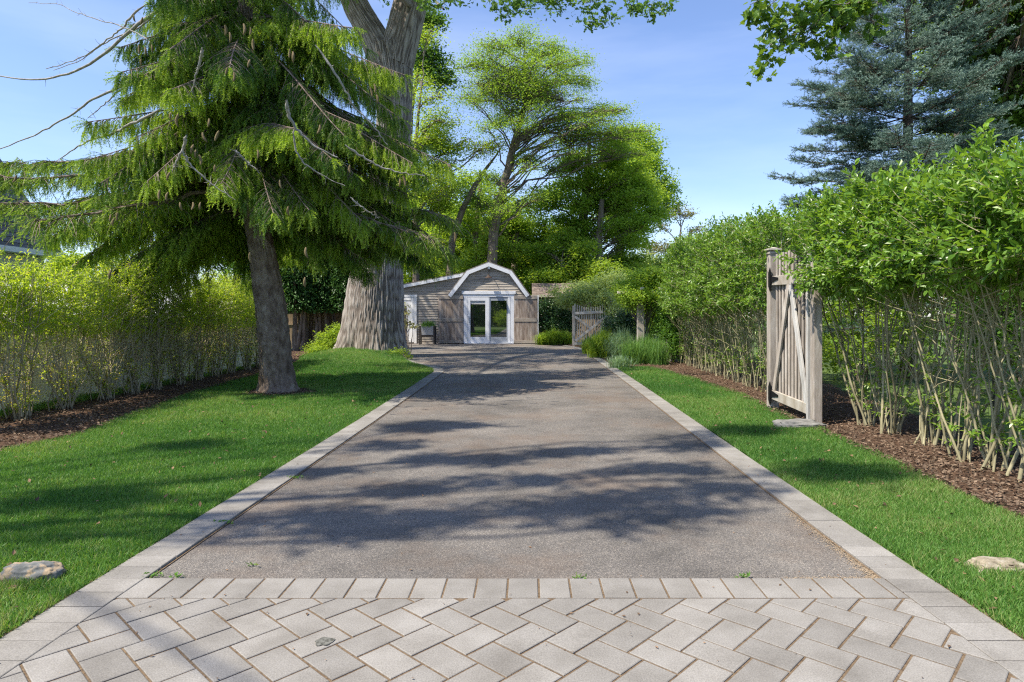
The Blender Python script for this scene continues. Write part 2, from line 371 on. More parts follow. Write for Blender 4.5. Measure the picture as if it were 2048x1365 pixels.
BED_R = [q for q in RO if q[1] > 16.3] + [(1.8, 28.4), (.55, 28.55), (.55, 30), (9, 30), (6.5, 22), (6.2, 14.5), (5.2, 10), (4.9, 5), (4.9, -1.2), (3.48, -1.2), (3.28, 3.2), (3.18, 4.6), (3.32, 6.0), (3.4, 7.6), (3.48, 9.4), (3.6, 11), (3.48, 13.0), (3.28, 15.6), (2.98, 16.45), (2.5, 16.6)]
BED_L = [(x + .13, y) for x, y in BED_L[:14]] + BED_L[14:]
BED_R = BED_R[:-8] + [(x - .1, y) for x, y in BED_R[-8:]]
bedh = lambda x, y: 0.007 + gh(x, y) * .5 + 0.045 * fbm(np.stack([x * 2.2, y * 2.2, x * 0], -1), 3)
tri_sheet(BED_L, 'mulch_bed', m_mulch, .12, lambda x, y: bedh(x, y) - .012)
tri_sheet(BED_R, 'side_mulch_bed', m_mulch, .12, lambda x, y: bedh(x, y) - .012)
m_chip = surf('mulch_chip', [(.3, (.075, .05, .035)), (.7, (.20, .145, .10))], 12, bump=0, rough=1, var=.6)
def scatter(poly, dens, y0=2.3, y1=30, x0=None, x1=None):
    P = np.array(poly); a0, b0 = P.min(0); a1, b1 = P.max(0); b0 = max(b0, y0); b1 = min(b1, y1)
    n = int((a1 - a0) * (b1 - b0) * dens(4.0)); x = rng.uniform(a0, a1, n)
    y = rng.uniform(b0, b1, n)
    k = (rng.random(n) < dens(np.maximum(y, 4.0)) / dens(4.0)) & in_poly(x, y, poly) & (np.abs(x + .1) < .84 * y + .8)
    return x[k], y[k]
for poly, nm, lb in ((BED_L, 'mulch', 'loose brown bark mulch along the left hedge'), (BED_R, 'side_mulch', 'loose brown bark mulch under the right hedge')):
    x, y = scatter(poly, lambda y: 1700 * (4 / y) ** 1.1); n = len(x); a = Acc()
    d = unit(n) * (1, 1, .35); leaves(a, np.stack([x, y, bedh(x, y) + rng.uniform(-.002, .022, n)], -1), d, unit(n) * .6 + (0, 0, 1), rng.uniform(.015, .05, n), 'diamond')
    tag(a.build(nm, m_chip), lb, 'mulch', kind='stuff')

# grass
m_grass = leafm('grass_blade', (.045, .145, .026), (.165, .32, .065), trans=.4, tcol=(1.4, 1.4, .6), rough=.5, c2=(.28, .33, .12))
for poly, nm, lb in ((LAWN_L, 'grass', 'mown green grass left of the driveway'), (LAWN_R, 'side_grass', 'mown green grass right of the driveway')):
    x, y = scatter(poly, lambda y: 24000 * (4 / np.maximum(y, 3.2)) ** 1.45)
    kq = np.hypot(x + 4.36, y - 11.25) > .46 + .10 * vnoise(np.stack([x * 6, y * 6, x * 0], -1)) + .25 * (y < 11.25) * (x > -4.4); x, y = x[kq], y[kq]; n = len(x)
    pat = fbm(np.stack([x * .8, y * .8, x * 0 + 3], -1), 3); pat2 = fbm(np.stack([x * 3.5, y * 3.5, x * 0], -1), 2)
    d = unit(n) * (.75, .75, .15) + (0, 0, 1); z = gh(x, y)
    ln = rng.uniform(.022, .052, n) * (.7 + .6 * pat2) * (1 + .02 * np.clip(y - 6, 0, 14))
    rr = np.clip((pat - .5) * 1.2 + (pat2 - .5) * .5 + .45 + rng.normal(0, .27, n), 0, 1)
    az = rng.uniform(0, 2 * pi, n); a = Acc()
    leaves(a, np.stack([x, y, z], -1), d, np.stack([np.cos(az), np.sin(az), az * 0], -1), ln * (1 + .01 * y), 'blade', rr)
    tag(a.build(nm, m_grass), lb, 'grass', kind='stuff')
# weedy grass behind the left hedge
WEED = [(-7.05, 3), (-6.75, 6), (-6.75, 8), (-6.8, 14), (-6.95, 17), (-7.08, 17), (-7.08, 3)]
x, y = scatter(WEED, lambda y: 3000 + 0 * y, 6, 17); n = len(x); a = Acc()
az = rng.uniform(0, 2 * pi, n); leaves(a, np.stack([x, y, x * 0 - .01], -1), unit(n) * (.6, .6, .1) + (0, 0, 1), np.stack([np.cos(az), np.sin(az), az * 0], -1), rng.uniform(.06, .16, n), 'blade', rng.uniform(.4, 1, n))
tag(a.build('weeds', m_grass), 'straggly yellow green weeds along the foot of the pale fence', 'weeds', kind='stuff')

a = Acc(); t_ = np.linspace(0, 2 * pi, 41)[:-1]; a.add(np.concatenate([[(-4.34, 11.15, .022)], np.stack([-4.34 + .72 * np.cos(t_), 11.15 + .62 * np.sin(t_), 0 * t_ + .0155], -1)]), [[0, i + 1, (i + 1) % 40 + 1] for i in range(40)])
tag(a.build('bare_soil', m_mulch), kind='structure')
r_ = .55 * np.sqrt(rng.random(2600)); q_ = rng.uniform(0, 2 * pi, 2600); a = Acc(); leaves(a, np.stack([-4.34 + r_ * 1.15 * np.cos(q_), 11.15 + r_ * np.sin(q_), rng.uniform(.018, .035, 2600)], -1), unit(2600) * (1, 1, .3), unit(2600) * .6 + (0, 0, 1), rng.uniform(.012, .045, 2600), 'diamond')
tag(a.build('needle_litter', m_chip), 'brown needles and bark bits on the bare soil round the foot of the spruce', 'litter', kind='stuff')
m_sand = surf('sand', [(.3, (.26, .20, .13)), (.7, (.40, .31, .21))], 30, bump=0, rough=1)
n = 3800; s_ = rng.random(n); q_ = np.abs(rng.normal(0, .035, n)); x = 1.80 - q_; y = 3.28 + 1.1 * s_ ** 1.5; e_ = rng.random(n) < .3; x[e_] = 1.80 - rng.random(e_.sum()) ** 1.5 * .5; y[e_] = 3.27 + np.abs(rng.normal(0, .018, e_.sum()))
a = Acc(); leaves(a, np.stack([x, y, x * 0 + .0075], -1), unit(n) * (1, 1, .2), unit(n) * .4 + (0, 0, 1), rng.uniform(.004, .010, n), 'diamond'); tag(a.build('spilled_sand', m_sand), 'tan jointing sand spilled along the right corner of the asphalt', 'sand', kind='stuff')
n = 40; t_ = np.linspace(0, 2 * pi, n + 1)[:-1]; rr_ = .034 * (.8 + .5 * vnoise(np.stack([np.cos(t_) * 2, np.sin(t_) * 2, t_ * 0], -1))); a = Acc(); a.add(np.concatenate([[(-.83, 2.627, .0215)], np.stack([-.83 + rr_ * np.cos(t_), 2.627 + rr_ * np.sin(t_), t_ * 0 + .0213], -1)]), [[0, i + 1, (i + 1) % n + 1] for i in range(n)])
tag(a.build('paving_stain', surf('stain', [(.4, (.06, .06, .05)), (.6, (.16, .16, .14))], 60, bump=0)), kind='structure')
a = Acc()
for (wx, wy, wr, wn) in ((-1.93, 3.30, .03, 22), (-1.80, 3.29, .02, 14), (-1.48, 3.45, .015, 9), (-1.95, 4.15, .03, 30), (-1.93, 5.3, .04, 40), (1.1, 3.29, .02, 16), (.25, 3.28, .02, 14)):
    leaves(a, np.stack([wx + rng.normal(0, wr, wn), wy + rng.normal(0, wr * .5, wn), np.full(wn, .012)], -1), unit(wn) * (1, 1, .2) + (0, 0, .5), unit(wn) + (0, 0, .6), rng.uniform(.012, .035, wn), 'privet', rng.uniform(.5, 1, wn))
tag(a.build('joint_weeds', m_grass), 'tiny green weeds growing in the joints round the asphalt edge', 'weeds', kind='stuff')
# fallen bits on the paving
m_litter = surf('litter', [(.3, (.10, .06, .035)), (.7, (.22, .14, .08))], 10, bump=0, var=.6)
n = 2600; y = 2.35 + 18 * rng.random(n) ** 1.0; x = rng.uniform(-2.1, 2, n) * (1 - 0); k = rng.random(n) < np.clip(.35 + fbm(np.stack([x, y, x * 0 + 9], -1), 3) ** 2 * 1.8 - .3 + (x < -.5) * .25, 0, 1); x, y = x[k], y[k]; n = len(x)
a = Acc(); leaves(a, np.stack([x, y, .0235 + 0 * x - .014 * (y > 3.3) * (np.abs(x) < 1.85)], -1), unit(n) * (1, 1, .12), unit(n) * .25 + (0, 0, 1), rng.uniform(.006, .024, n) * rng.uniform(.5, 1.2, n), 'diamond')
tag(a.build('leaf_litter', m_litter), 'small brown fallen leaves and needles scattered on the paving', 'leaf litter', kind='stuff')

# a few fallen leaves and dry bits lying in the lawns
for poly, nm, lb in ((LAWN_L, 'lawn_litter', 'scattered dry leaves lying in the left lawn'), (LAWN_R, 'side_lawn_litter', 'scattered dry leaves lying in the right lawn')):
    x, y = scatter(poly, lambda y: 22 + 0 * y); n = len(x); a = Acc(); leaves(a, np.stack([x, y, gh(x, y) + rng.uniform(.02, .04, n)], -1), unit(n) * (1, 1, .4), unit(n) * .7 + (0, 0, 1), rng.uniform(.015, .05, n), 'diamond')
    tag(a.build(nm, m_litter), lb, 'leaf litter', kind='stuff')
# ---------------------------------------------------------------- barn
BY = 30.0; k = BY / FPX
def bx_(u): return (u - VU) * k
def bz_(v): return CH - (v - VV) * k
m_wood = surf('weathered_siding', [(.3, (.25, .22, .185)), (.55, (.40, .36, .31)), (.75, (.54, .495, .43))], 1.6, (1, 1, 9), rough=.85, bump=.3, var=.16, fine=(30, .12))
m_trim = flat('white_trim', (.70, .72, .76), .5)
m_door = surf('door_boards', [(.3, (.155, .115, .09)), (.5, (.29, .235, .195)), (.75, (.46, .42, .375))], 5, (2.2, 1, .35), rough=.85, bump=.3, var=.18)
m_batt = surf('door_batten', [(.3, (.24, .20, .165)), (.7, (.40, .36, .31))], 5, (.35, 1, 2.2), rough=.85, bump=.2)
m_shingle = surf('roof_shingle', [(.3, (.10, .09, .08)), (.7, (.22, .20, .175))], 9, rough=.95, bump=.5, var=.3)
m_screen = flat('screen_frame', (.33, .36, .40), .5)
m_white = flat('white_paint', (.80, .80, .80), .45)
m_black = flat('black_iron', (.008, .008, .009), .7, spec=.15)
m_metal = flat('galvanised', (.42, .43, .44), .4, metal=.3)
mg, t, p, out = base_mat('door_glass'); p.inputs['Base Color'].default_value = (.012, .014, .014, 1); p.inputs['Roughness'].default_value = .03
gl = N(t, 'ShaderNodeBsdfGlossy', inp={'Roughness': .02, 'Color': (.8, .85, .82, 1)}); mxs = N(t, 'ShaderNodeMixShader'); mxs.inputs[0].default_value = .33
t.links.new(p.outputs[0], mxs.inputs[1]); t.links.new(gl.outputs[0], mxs.inputs[2]); t.links.new(mxs.outputs[0], out.inputs[0]); m_glass = mg

barn = empty('barn', (bx_(980), BY, 0), 'small gambrel roofed wooden barn at the end of the driveway', 'barn')
G = [(bx_(897), bz_(591)), (bx_(934.7), bz_(543)), (bx_(978), bz_(526)), (bx_(1023.5), bz_(543)), (bx_(1058.5), bz_(591))]
D = 4.2
def siding(name, poly, hole, par, ycoord, lab=None):
    """clapboards clipped to a polygon given in x,z"""
    acc = Acc(); z0 = min(q[1] for q in poly); z1 = max(q[1] for q in poly); h = .116; z = z0
    core = Acc(); prism(core, poly, ycoord + .03, ycoord + .1); 
    while z < z1:
        c = clip([tuple(q) for q in poly], 0, 1, z + h); c = clip(c, 0, -1, -z)
        if len(c) > 2:
            xs = [q[0] for q in c]; n = len(c); r = random.random()
            # wedge: bottom edge proud of the wall, top edge flush
            def yy(zz): return ycoord - .022 * (1 - (zz - z) / h) + .004
            V = [(q[0], yy(q[1]), q[1]) for q in c] + [(q[0], ycoord + .032, q[1]) for q in c]
            base = acc.n; acc.add(V, [[i, (i + 1) % n, n + (i + 1) % n, n + i] for i in range(n)], r)
            for kk in range(1, n - 1): acc.more([[0, kk, kk + 1]], base)
        z += h
    for kq in range(len(core.V)): pass
    base = acc.n
    acc.V += core.V; acc.a += [aa * 0 + .2 for aa in core.a]; acc.Q += [q + base for q in core.Q]; acc.T += [q + base for q in core.T]; acc.n += core.n
    o = acc.build(name, m_wood, par)
    if lab: o['label'] = lab
    return o
xl, xr = G[0][0] + .12, G[4][0] - .12
gp = [(xl, 0), (xr, 0), (G[4][0] - .1, G[4][1]), (G[3][0] - .06, G[3][1] - .03), (G[2][0], G[2][1] - .05), (G[1][0] + .06, G[1][1] - .03), (G[0][0] + .1, G[0][1])]
siding('wall', gp, None, barn, BY)
a = Acc(); box(a, xl, xl + .1, BY + .11, BY + D, 0, G[0][1] - .02); box(a, xr - .1, xr, BY + .11, BY + D, 0, G[0][1] - .02); box(a, xl + .1, xr - .1, BY + D - .1, BY + D, 0, G[0][1]); a.build('side_wall', m_wood, barn)
a = Acc()                                          # roof as thick slabs on the four slopes
for (p0, p1) in zip(G[:-1], G[1:]):
    nx, nz_ = -(p1[1] - p0[1]), (p1[0] - p0[0]); l = math.hypot(nx, nz_); nx, nz_ = nx / l * .05, nz_ / l * .05
    prism(a, [p0, p1, (p1[0] + nx, p1[1] + nz_), (p0[0] + nx, p0[1] + nz_)], BY - .16, BY + D + .1, rnd=random.random())
roof = a.build('roof', m_shingle, barn)
a = Acc()                                          # rake boards
def rake(a, p0, p1, w_, y0, y1, s=1):
    nx, nz_ = (p1[1] - p0[1]), -(p1[0] - p0[0]); l = math.hypot(nx, nz_); nx, nz_ = nx / l * w_ * s, nz_ / l * w_ * s
    prism(a, [p0, p1, (p1[0] + nx, p1[1] + nz_), (p0[0] + nx, p0[1] + nz_)][::-1], y0, y1)
def offset_line(P, d):
    out = []
    for i, q in enumerate(P):
        ns = []
        for (a_, b_) in ((i - 1, i), (i, i + 1)):
            if a_ >= 0 and b_ < len(P):
                ex, ez = P[b_][0] - P[a_][0], P[b_][1] - P[a_][1]; l = math.hypot(ex, ez); ns.append((ez / l, -ex / l))
        nx = sum(n[0] for n in ns) / len(ns); nz2 = sum(n[1] for n in ns) / len(ns); c = nx * ns[0][0] + nz2 * ns[0][1]
        out.append((q[0] + nx * d / c, q[1] + nz2 * d / c))
    return out
In = offset_line(G, .17)
for i in range(4): prism(a, [G[i], G[i + 1], In[i + 1], In[i]], BY - .2 + .001 * i, BY - .165, rnd=.5)
for i in range(4): prism(a, [(G[i][0], G[i][1] - .005), (G[i + 1][0], G[i + 1][1] - .005), offset_line(G, .1)[i + 1], offset_line(G, .1)[i]], BY - .164, BY + .0, rnd=.5)
a.build('rake_trim', m_trim, barn)
# lean-to
Ll = bx_(740); slope = (bz_(547.5) - bz_(571.5)) / (bx_(927) - bx_(802)); zt = lambda x: bz_(547.5) + (x - bx_(927)) * slope
lx1 = G[0][0] + .1
def leanwall(x0, x1, z0, z1t=None): 
    return [(x0, z0), (x1, z0), (x1, (z1t or (zt(x1) - .08))), (x0, (z1t or (zt(x0) - .08)))]
siding('lean_to_wall', [(Ll + .1, 0), (lx1 + .012, 0), (lx1 + .012, G[0][1]), (G[1][0] - .03, G[1][1] - .1), (G[1][0] - .04, zt(G[1][0]) - .09), (Ll + .1, zt(Ll + .1) - .09)], None, barn, BY + .012)
a = Acc(); prism(a, [(Ll - .1, zt(Ll - .1)), (bx_(929), zt(bx_(929))), (bx_(929), zt(bx_(929)) + .05), (Ll - .1, zt(Ll - .1) + .05)], BY - .1, BY + D - .3); a.build('lean_to_roof', m_shingle, barn)
a = Acc(); prism(a, [(Ll - .1, zt(Ll - .1) - .14), (bx_(925.5), zt(bx_(925.5)) - .14), (bx_(927.5), zt(bx_(927.5)) - .003), (Ll - .1, zt(Ll - .1) - .003)], BY - .14, BY - .098); a.build('lean_to_trim', m_trim, barn)
# sliding door
fr = Acc(); y0 = BY - .06
box(fr, bx_(924), bx_(1031.5), y0 - .05, BY - .024, bz_(589), bz_(583)); box(fr, bx_(926), bx_(1029), y0 - .02, BY - .024, bz_(594.5), bz_(589) - .002)
box(fr, bx_(927.5), bx_(935), y0 - .018, BY - .024, .02, bz_(594.5) - .002); box(fr, bx_(1021), bx_(1028), y0 - .018, BY - .024, .02, bz_(594.5) - .002)
dcas = fr.build('door_casing', m_trim, barn, bevel=.004)
dr = Acc(); top = bz_(595.2)
for (u0, u1, m_, nm, yo) in ((935.3, 976.5, m_trim, 'sliding_door', -.02), (976.5, 1020.8, m_screen, 'screen_door', 0)):
    dr = Acc(); fy0, fy1 = BY - .055 + yo, BY - .025
    gx0, gx1 = (941, 971) if u0 < 960 else (982, 1013.5); gz1, gz0 = bz_(602), bz_(674.5)
    box(dr, bx_(u0), bx_(gx0), fy0, fy1, .05, top); box(dr, bx_(gx1), bx_(u1) - .003, fy0, fy1, .05, top)
    box(dr, bx_(gx0), bx_(gx1), fy0, fy1, .05, gz0); box(dr, bx_(gx0), bx_(gx1), fy0, fy1, gz1, top)
    d_ = dr.build(nm, m_, barn, bevel=.004)
    g = Acc(); box(g, bx_(gx0) - .01, bx_(gx1) + .01, BY - .032, BY - .03, gz0 - .01, gz1 + .01); g.build('glass_pane', m_glass, d_)
    if u0 < 960:
        h_ = Acc(); box(h_, bx_(937.5), bx_(938.8), fy0 - .05, fy0 - .001, bz_(645), bz_(633)); h_.build('handle', m_screen, d_)
        f2 = Acc(); 
        for zz in np.linspace(gz1 - .14, gz1, 6): box(f2, bx_(gx0), bx_(gx1), BY - .042, BY - .036, zz - .018, zz - .002)
        f2.build('blind', m_white, d_)
    else:
        f2 = Acc(); box(f2, bx_(976.6), bx_(979), fy0 - .03, fy0 - .001, .06, top - .003); box(f2, bx_(1016), bx_(1020.8), fy0 - .03, fy0 - .001, .06, top - .003); f2.build('door_frame', m_trim, d_)
a = Acc(); box(a, bx_(929), bx_(1027), BY - .16, BY - .022, .012, .048); a.build('door_sill', m_trim, barn)
# open shutters
for (u0, u1, lab) in ((877, 927.2, 'grey brown board shutter left of the glass door'), (1028, 1074.8, 'redder brown board shutter right of the glass door')):
    s = Acc(); x0, x1 = bx_(u0), bx_(u1); zt_, zb = bz_(591.5), .06; n = 9
    for i in range(n):
        w_ = (x1 - x0) / n; box(s, x0 + i * w_ + .0015, x0 + (i + 1) * w_ - .0015, BY - .088, BY - .062, zb, zt_, random.random())
    box(s, x0, x1, BY - .062, BY - .05, zb + .01, zt_ - .01, .1)
    so = s.build('shutter', m_door, barn); so['label'] = lab
    for (va, vb) in ((591.8, 598.5), (636.5, 643.8), (681, 686.5)):
        s = Acc(); box(s, x0 + .01, x1 - .01, BY - .112, BY - .089, bz_(vb), bz_(va), random.random())
        s.build('batten', m_batt, so, bevel=.003)
a = Acc(); box(a, bx_(1075.2), bx_(1077), BY - .1, BY + .1, .02, bz_(591)); a.build('corner_board', m_white, barn)
# vent block and lamp over the door
a = Acc(); box(a, bx_(976), bx_(980.5), BY - .16, BY - .025, bz_(539), bz_(533)); a.build('vent', m_white, barn)
lamp = empty('barn_lamp', (bx_(978), BY, bz_(550)), 'rusty gooseneck lamp on the gable above the glass door', 'lamp')
a = Acc(); P = [W(978, 541, BY), W(978, 542, BY - .2), W(978, 545, BY - .38), W(977.5, 549.5, BY - .42)]; P[0][1] = BY - .02
tubes(a, [P], [[.018] * 4], 6); a.build('arm', m_black, lamp)
m_rust = surf('rusty_metal', [(.3, (.03, .022, .018)), (.7, (.09, .055, .04))], 30, rough=.7)
a = Acc(); c = W(977, 552, BY - .42); rr = [(.0, .05), (.05, .045), (.055, .0), (.09, -.03), (.17, -.09), (.175, -.1)]
nn = 16; V = [(c[0] + r_ * cos(2 * pi * j / nn), c[1] + r_ * sin(2 * pi * j / nn), c[2] + z_) for r_, z_ in rr for j in range(nn)]
a.add(V, [[i * nn + j, i * nn + (j + 1) % nn, (i + 1) * nn + (j + 1) % nn, (i + 1) * nn + j] for i in range(5) for j in range(nn)]); a.build('lamp_shade', m_rust, lamp, smooth=True)
# white side door
sd_ = Acc(); X0, X1 = bx_(795), bx_(833.5); zt2 = bz_(590)
box(sd_, bx_(828.5), X1, BY - .05, BY - .02, .02, zt2 - .1); box(sd_, X0 - .2, X0, BY - .05, BY - .02, .02, zt2 - .1); box(sd_, X0 - .22, X1 + .03, BY - .06, BY - .02, zt2 - .098, zt2)
sd_.build('side_door_casing', m_white, barn)
s = Acc(); dx0, dx1 = X0 + .005, bx_(828.2); box(s, dx0, dx1, BY - .035, BY - .016, .06, zt2 - .12)
sdoor = s.build('side_door', m_white, barn)
s = Acc(); zm = .95; zb = .08
for (p0, p1) in (((dx0 + .06, zb), (dx0 + .06, zt2 - .14)), ((dx1 - .06, zb), (dx1 - .06, zt2 - .14)), ((dx0 + .13, zb + .05), (dx1 - .13, zb + .05)), ((dx0 + .13, zm), (dx1 - .13, zm)), ((dx0 + .13, zt2 - .2), (dx1 - .13, zt2 - .2))):
    bar(s, (p0[0], BY - .045, p0[1]), (p1[0], BY - .045, p1[1]), .11, .018, (0, 1, 0))
for (p0, p1) in (((dx0 + .14, zb + .12), (dx1 - .14, zm - .07)),):
    bar(s, (p0[0], BY - .043, p0[1]), (p1[0], BY - .043, p1[1]), .09, .014, (0, 1, 0))
bar(s, (dx1 - .14, BY - .0415, zb + .12), (dx0 + .14, BY - .0415, zm - .07), .09, .011, (0, 1, 0))
s.build('door_brace', m_white, sdoor, bevel=.003)
# planter
PY = 29.3; kk = PY / FPX
px = lambda u: (u - VU) * kk
pz = lambda v: CH - (v - VV) * kk
pl = empty('planter', (px(855), PY, 0), 'raised galvanised trough planter on dark wooden legs', 'planter')
a = Acc(); prism(a, [(px(845), pz(671)), (px(867), pz(671)), (px(868.5), pz(652.5)), (px(843.5), pz(652.5))], PY - .22, PY + .22); a.build('trough', m_metal, pl, bevel=.006)
m_dkwood = surf('dark_leg', [(.3, (.03, .028, .026)), (.7, (.07, .06, .055))], 8)
for xx in (841, 869.8):
    for yy in (-.24, .18):
        a = Acc(); box(a, px(xx) - .03, px(xx) + .03, PY + yy, PY + yy + .05, .004, pz(652)); a.build('leg', m_dkwood, pl)
a = Acc(); box(a, px(843) , px(868), PY - .24, PY - .222, pz(673), pz(670)); a.build('rail', m_dkwood, pl)
# ---------------------------------------------------------------- fences, gates, arbor, shed, stones, house
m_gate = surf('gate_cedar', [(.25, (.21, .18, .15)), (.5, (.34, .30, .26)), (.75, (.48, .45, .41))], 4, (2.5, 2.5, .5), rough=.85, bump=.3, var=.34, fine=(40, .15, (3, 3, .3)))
m_gate2 = surf('gate_rail_wood', [(.3, (.30, .26, .20)), (.7, (.50, .47, .42))], 7, (1, 1, .6), rough=.85, bump=.25, var=.12)
m_silver = surf('silvered_wood', [(.3, (.34, .33, .31)), (.7, (.56, .55, .53))], 7, (1.5, 1.5, .4), rough=.85, bump=.25)
gate = empty('garden_gate', (3.5, 8.5, 0), 'tall open board gate with inverted V braces and black hinges among the right hedge', 'gate')
a = Acc(); yA, yB = 9.10, 7.93; nb = 11; wv = (yA - yB) / nb
for i in range(nb):                                # rounded vertical boards
    y1 = yA - i * wv; y0_ = y1 - wv; top = 2.20 + .03 * sin(i / (nb - 1) * pi) - .06 * (i / nb); r = random.random()
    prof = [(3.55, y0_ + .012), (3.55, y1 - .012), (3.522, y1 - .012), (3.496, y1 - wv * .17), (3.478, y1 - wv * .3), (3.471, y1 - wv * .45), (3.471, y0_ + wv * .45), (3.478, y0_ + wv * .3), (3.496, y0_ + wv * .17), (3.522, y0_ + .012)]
    prism(a, prof[::-1], .13 + random.uniform(-.004, .004), top - .012 * (i % 2), axis='z', rnd=np.tile([r if q[0] < 3.49 else -.9 for q in prof[::-1]], 2))  # board sides coloured far darker, painting in the shade between the ribs
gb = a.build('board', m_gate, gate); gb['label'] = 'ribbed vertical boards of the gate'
def beam(name, p, q, w_, th_, mat, par, n=(1, 0, 0), bev=.004, lab=None):
    a = Acc(); bar(a, p, q, w_, th_, n, random.random()); o = a.build(name, mat, par, bevel=bev)
    if lab: o['label'] = lab
    return o
beam('rail', (3.452, yA, 1.83), (3.452, yB, 1.80), .13, .036, m_gate2, gate)
beam('rail', (3.452, yA + .02, .225), (3.452, yB - .0, .185), .13, .036, m_gate2, gate)
beam('brace', (3.45, 8.54, 1.77), (3.45, 9.06, .29), .085, .03, m_gate, gate)
beam('brace', (3.452, 8.50, 1.77), (3.452, 8.0, .25), .095, .03, m_silver, gate, lab='bleached silvery diagonal brace')
beam('stile', (3.449, 7.95, 2.1), (3.449, 7.95, .02), .045, .04, m_silver, gate)
for z in (1.85, .235):
    a = Acc(); x = 3.43
    prism(a, [(9.10, z - .045), (8.86, z - .012), (8.86, z + .012), (9.10, z + .045)], x - .008, x, axis='x')
    box(a, x - .012, x - .001, 9.115, 9.20, z - .10, z + .10); box(a, x - .02, x + .004, 9.10, 9.118, z - .06, z + .06)
    prism(a, [(9.2, z - .1), (9.15, z - .17), (9.11, z - .1)], x - .01, x - .002, axis='x'); prism(a, [(9.2, z + .1), (9.11, z + .1), (9.15, z + .17)], x - .01, x - .002, axis='x')
    a.build('hinge', m_black, gate)
def post(name, x, y, w_, z1, mat, lab, cat, cap=True, grp=None, z0=-.05, capm=None):
    p = empty(name, (x, y, 0), lab, cat, grp)
    a = Acc(); box(a, x - w_ / 2, x + w_ / 2, y - w_ / 2, y + w_ / 2, z0, z1); a.build('shaft', mat, p, bevel=.006)
    if cap:
        a = Acc(); c = w_ / 2; box(a, x - c - .012, x + c + .012, y - c - .012, y + c + .012, z1 - .05, z1 - .028)
        box(a, x - c - .028, x + c + .028, y - c - .028, y + c + .028, z1 + .001, z1 + .024)
        V = [(x - c - .01, y - c - .01, z1 + .0245), (x + c + .01, y - c - .01, z1 + .0245), (x + c + .01, y + c + .01, z1 + .0245), (x - c - .01, y + c + .01, z1 + .0245), (x, y, z1 + .05)]
        a.add(V, [[0, 1, 4], [1, 2, 4], [2, 3, 4], [3, 0, 4]]); a.build('cap', capm or m_gate2, p)
    return p
post('gate_post', 3.50, 9.24, .13, 2.27, m_gate, 'capped cedar post carrying the black gate hinges', 'post')
post('gate_post', 3.485, 7.81, .105, 2.28, m_gate, 'plain brown square post at the near edge of the tall gate', 'post', cap=False)
# stones
def stone(name, c, r, lab, seed, mat, cat='stone'):
    n, m_ = 60, 36; V = []
    for i in range(m_ + 1):
        for j in range(n):
            th_, ph = pi * i / m_, 2 * pi * j / n; V.append((sin(th_) * cos(ph), sin(th_) * sin(ph), cos(th_)))
    V = np.array(V); P = np.sign(V) * np.abs(V) ** .75
    d = 1 + .8 * (fbm(V * 1.5 + seed, 4) - .5) + .28 * (fbm(V * 5 + seed, 3) - .5); P = P * d[:, None] * np.array(r) + np.array(c)
    a = Acc(); a.add(P, [[i * n + j, (i + 1) * n + j, (i + 1) * n + (j + 1) % n, i * n + (j + 1) % n] for i in range(m_) for j in range(n)])
    return tag(a.build(name, mat, smooth=True), lab, cat)
m_stone = surf('stone', [(.3, (.07, .08, .08)), (.5, (.15, .155, .15)), (.58, (.33, .25, .16)), (.75, (.42, .36, .27))], 14, bump=.7, bscale=25, rough=.9)
m_stone3 = surf('pale_stone', [(.3, (.12, .10, .07)), (.5, (.28, .24, .17)), (.7, (.42, .39, .33))], 22, bump=.7, bscale=25, rough=.9)
m_stone2 = surf('grey_stone', [(.3, (.11, .11, .105)), (.7, (.26, .255, .24))], 7, bump=.7, bscale=25, rough=.9)
stone('stone', (-2.50, 3.26, .02), (.135, .07, .075), 'grey and tan rock in the grass at the lower left', 3.1, m_stone)
stone('stone', (2.46, 3.38, .015), (.155, .07, .048), 'flat pale rock in the grass at the lower right', 9.4, m_stone3)
stone('stone', (3.22, 7.66, .02), (.30, .14, .075), 'long flat grey rock lying at the foot of the tall gate', 5.2, m_stone2)
# pale panel fence on the left
m_vinyl = surf('vinyl', [(.3, (.80, .75, .58)), (.7, (.86, .82, .66))], 1.2, rough=.6, bump=.05, var=.04)
fx = -7.12
fe = empty('panel_fence', (fx, 11, 0), 'pale cream panel fence behind the left hedge', 'fence')
y = 5.2; ys = []
while y < 18.2: ys.append(y); y += 1.83
for i, y in enumerate(ys):
    a = Acc(); box(a, fx - .065, fx + .065, y - .065, y + .065, -.02, 1.36); V = [(fx - .075, y - .075, 1.361), (fx + .075, y - .075, 1.361), (fx + .075, y + .075, 1.361), (fx - .075, y + .075, 1.361), (fx, y, 1.42)]
    a.add(V, [[0, 1, 4], [1, 2, 4], [2, 3, 4], [3, 0, 4]]); a.build('post', m_vinyl, fe)
    if i + 1 < len(ys):
        a = Acc(); n = 11; w_ = (1.83 - .13) / n
        for j in range(n): box(a, fx - .018, fx + .018, y + .066 + j * w_ + .002, y + .066 + (j + 1) * w_ - .002, .08, 1.20, random.random())
        box(a, fx - .012, fx + .012, y + .066, y + 1.764, .1, 1.18)
        a.build('panel', m_vinyl, fe)
        a = Acc(); box(a, fx - .035, fx + .035, y + .066, y + 1.764, 1.201, 1.29); a.build('rail', m_vinyl, fe)
        a = Acc(); box(a, fx - .035, fx + .035, y + .066, y + 1.764, .02, .079); a.build('rail', m_vinyl, fe)
        a = Acc(); box(a, fx + .0185, fx + .04, y + .066, y + 1.764, .78, .86); a.build('rail', m_vinyl, fe)
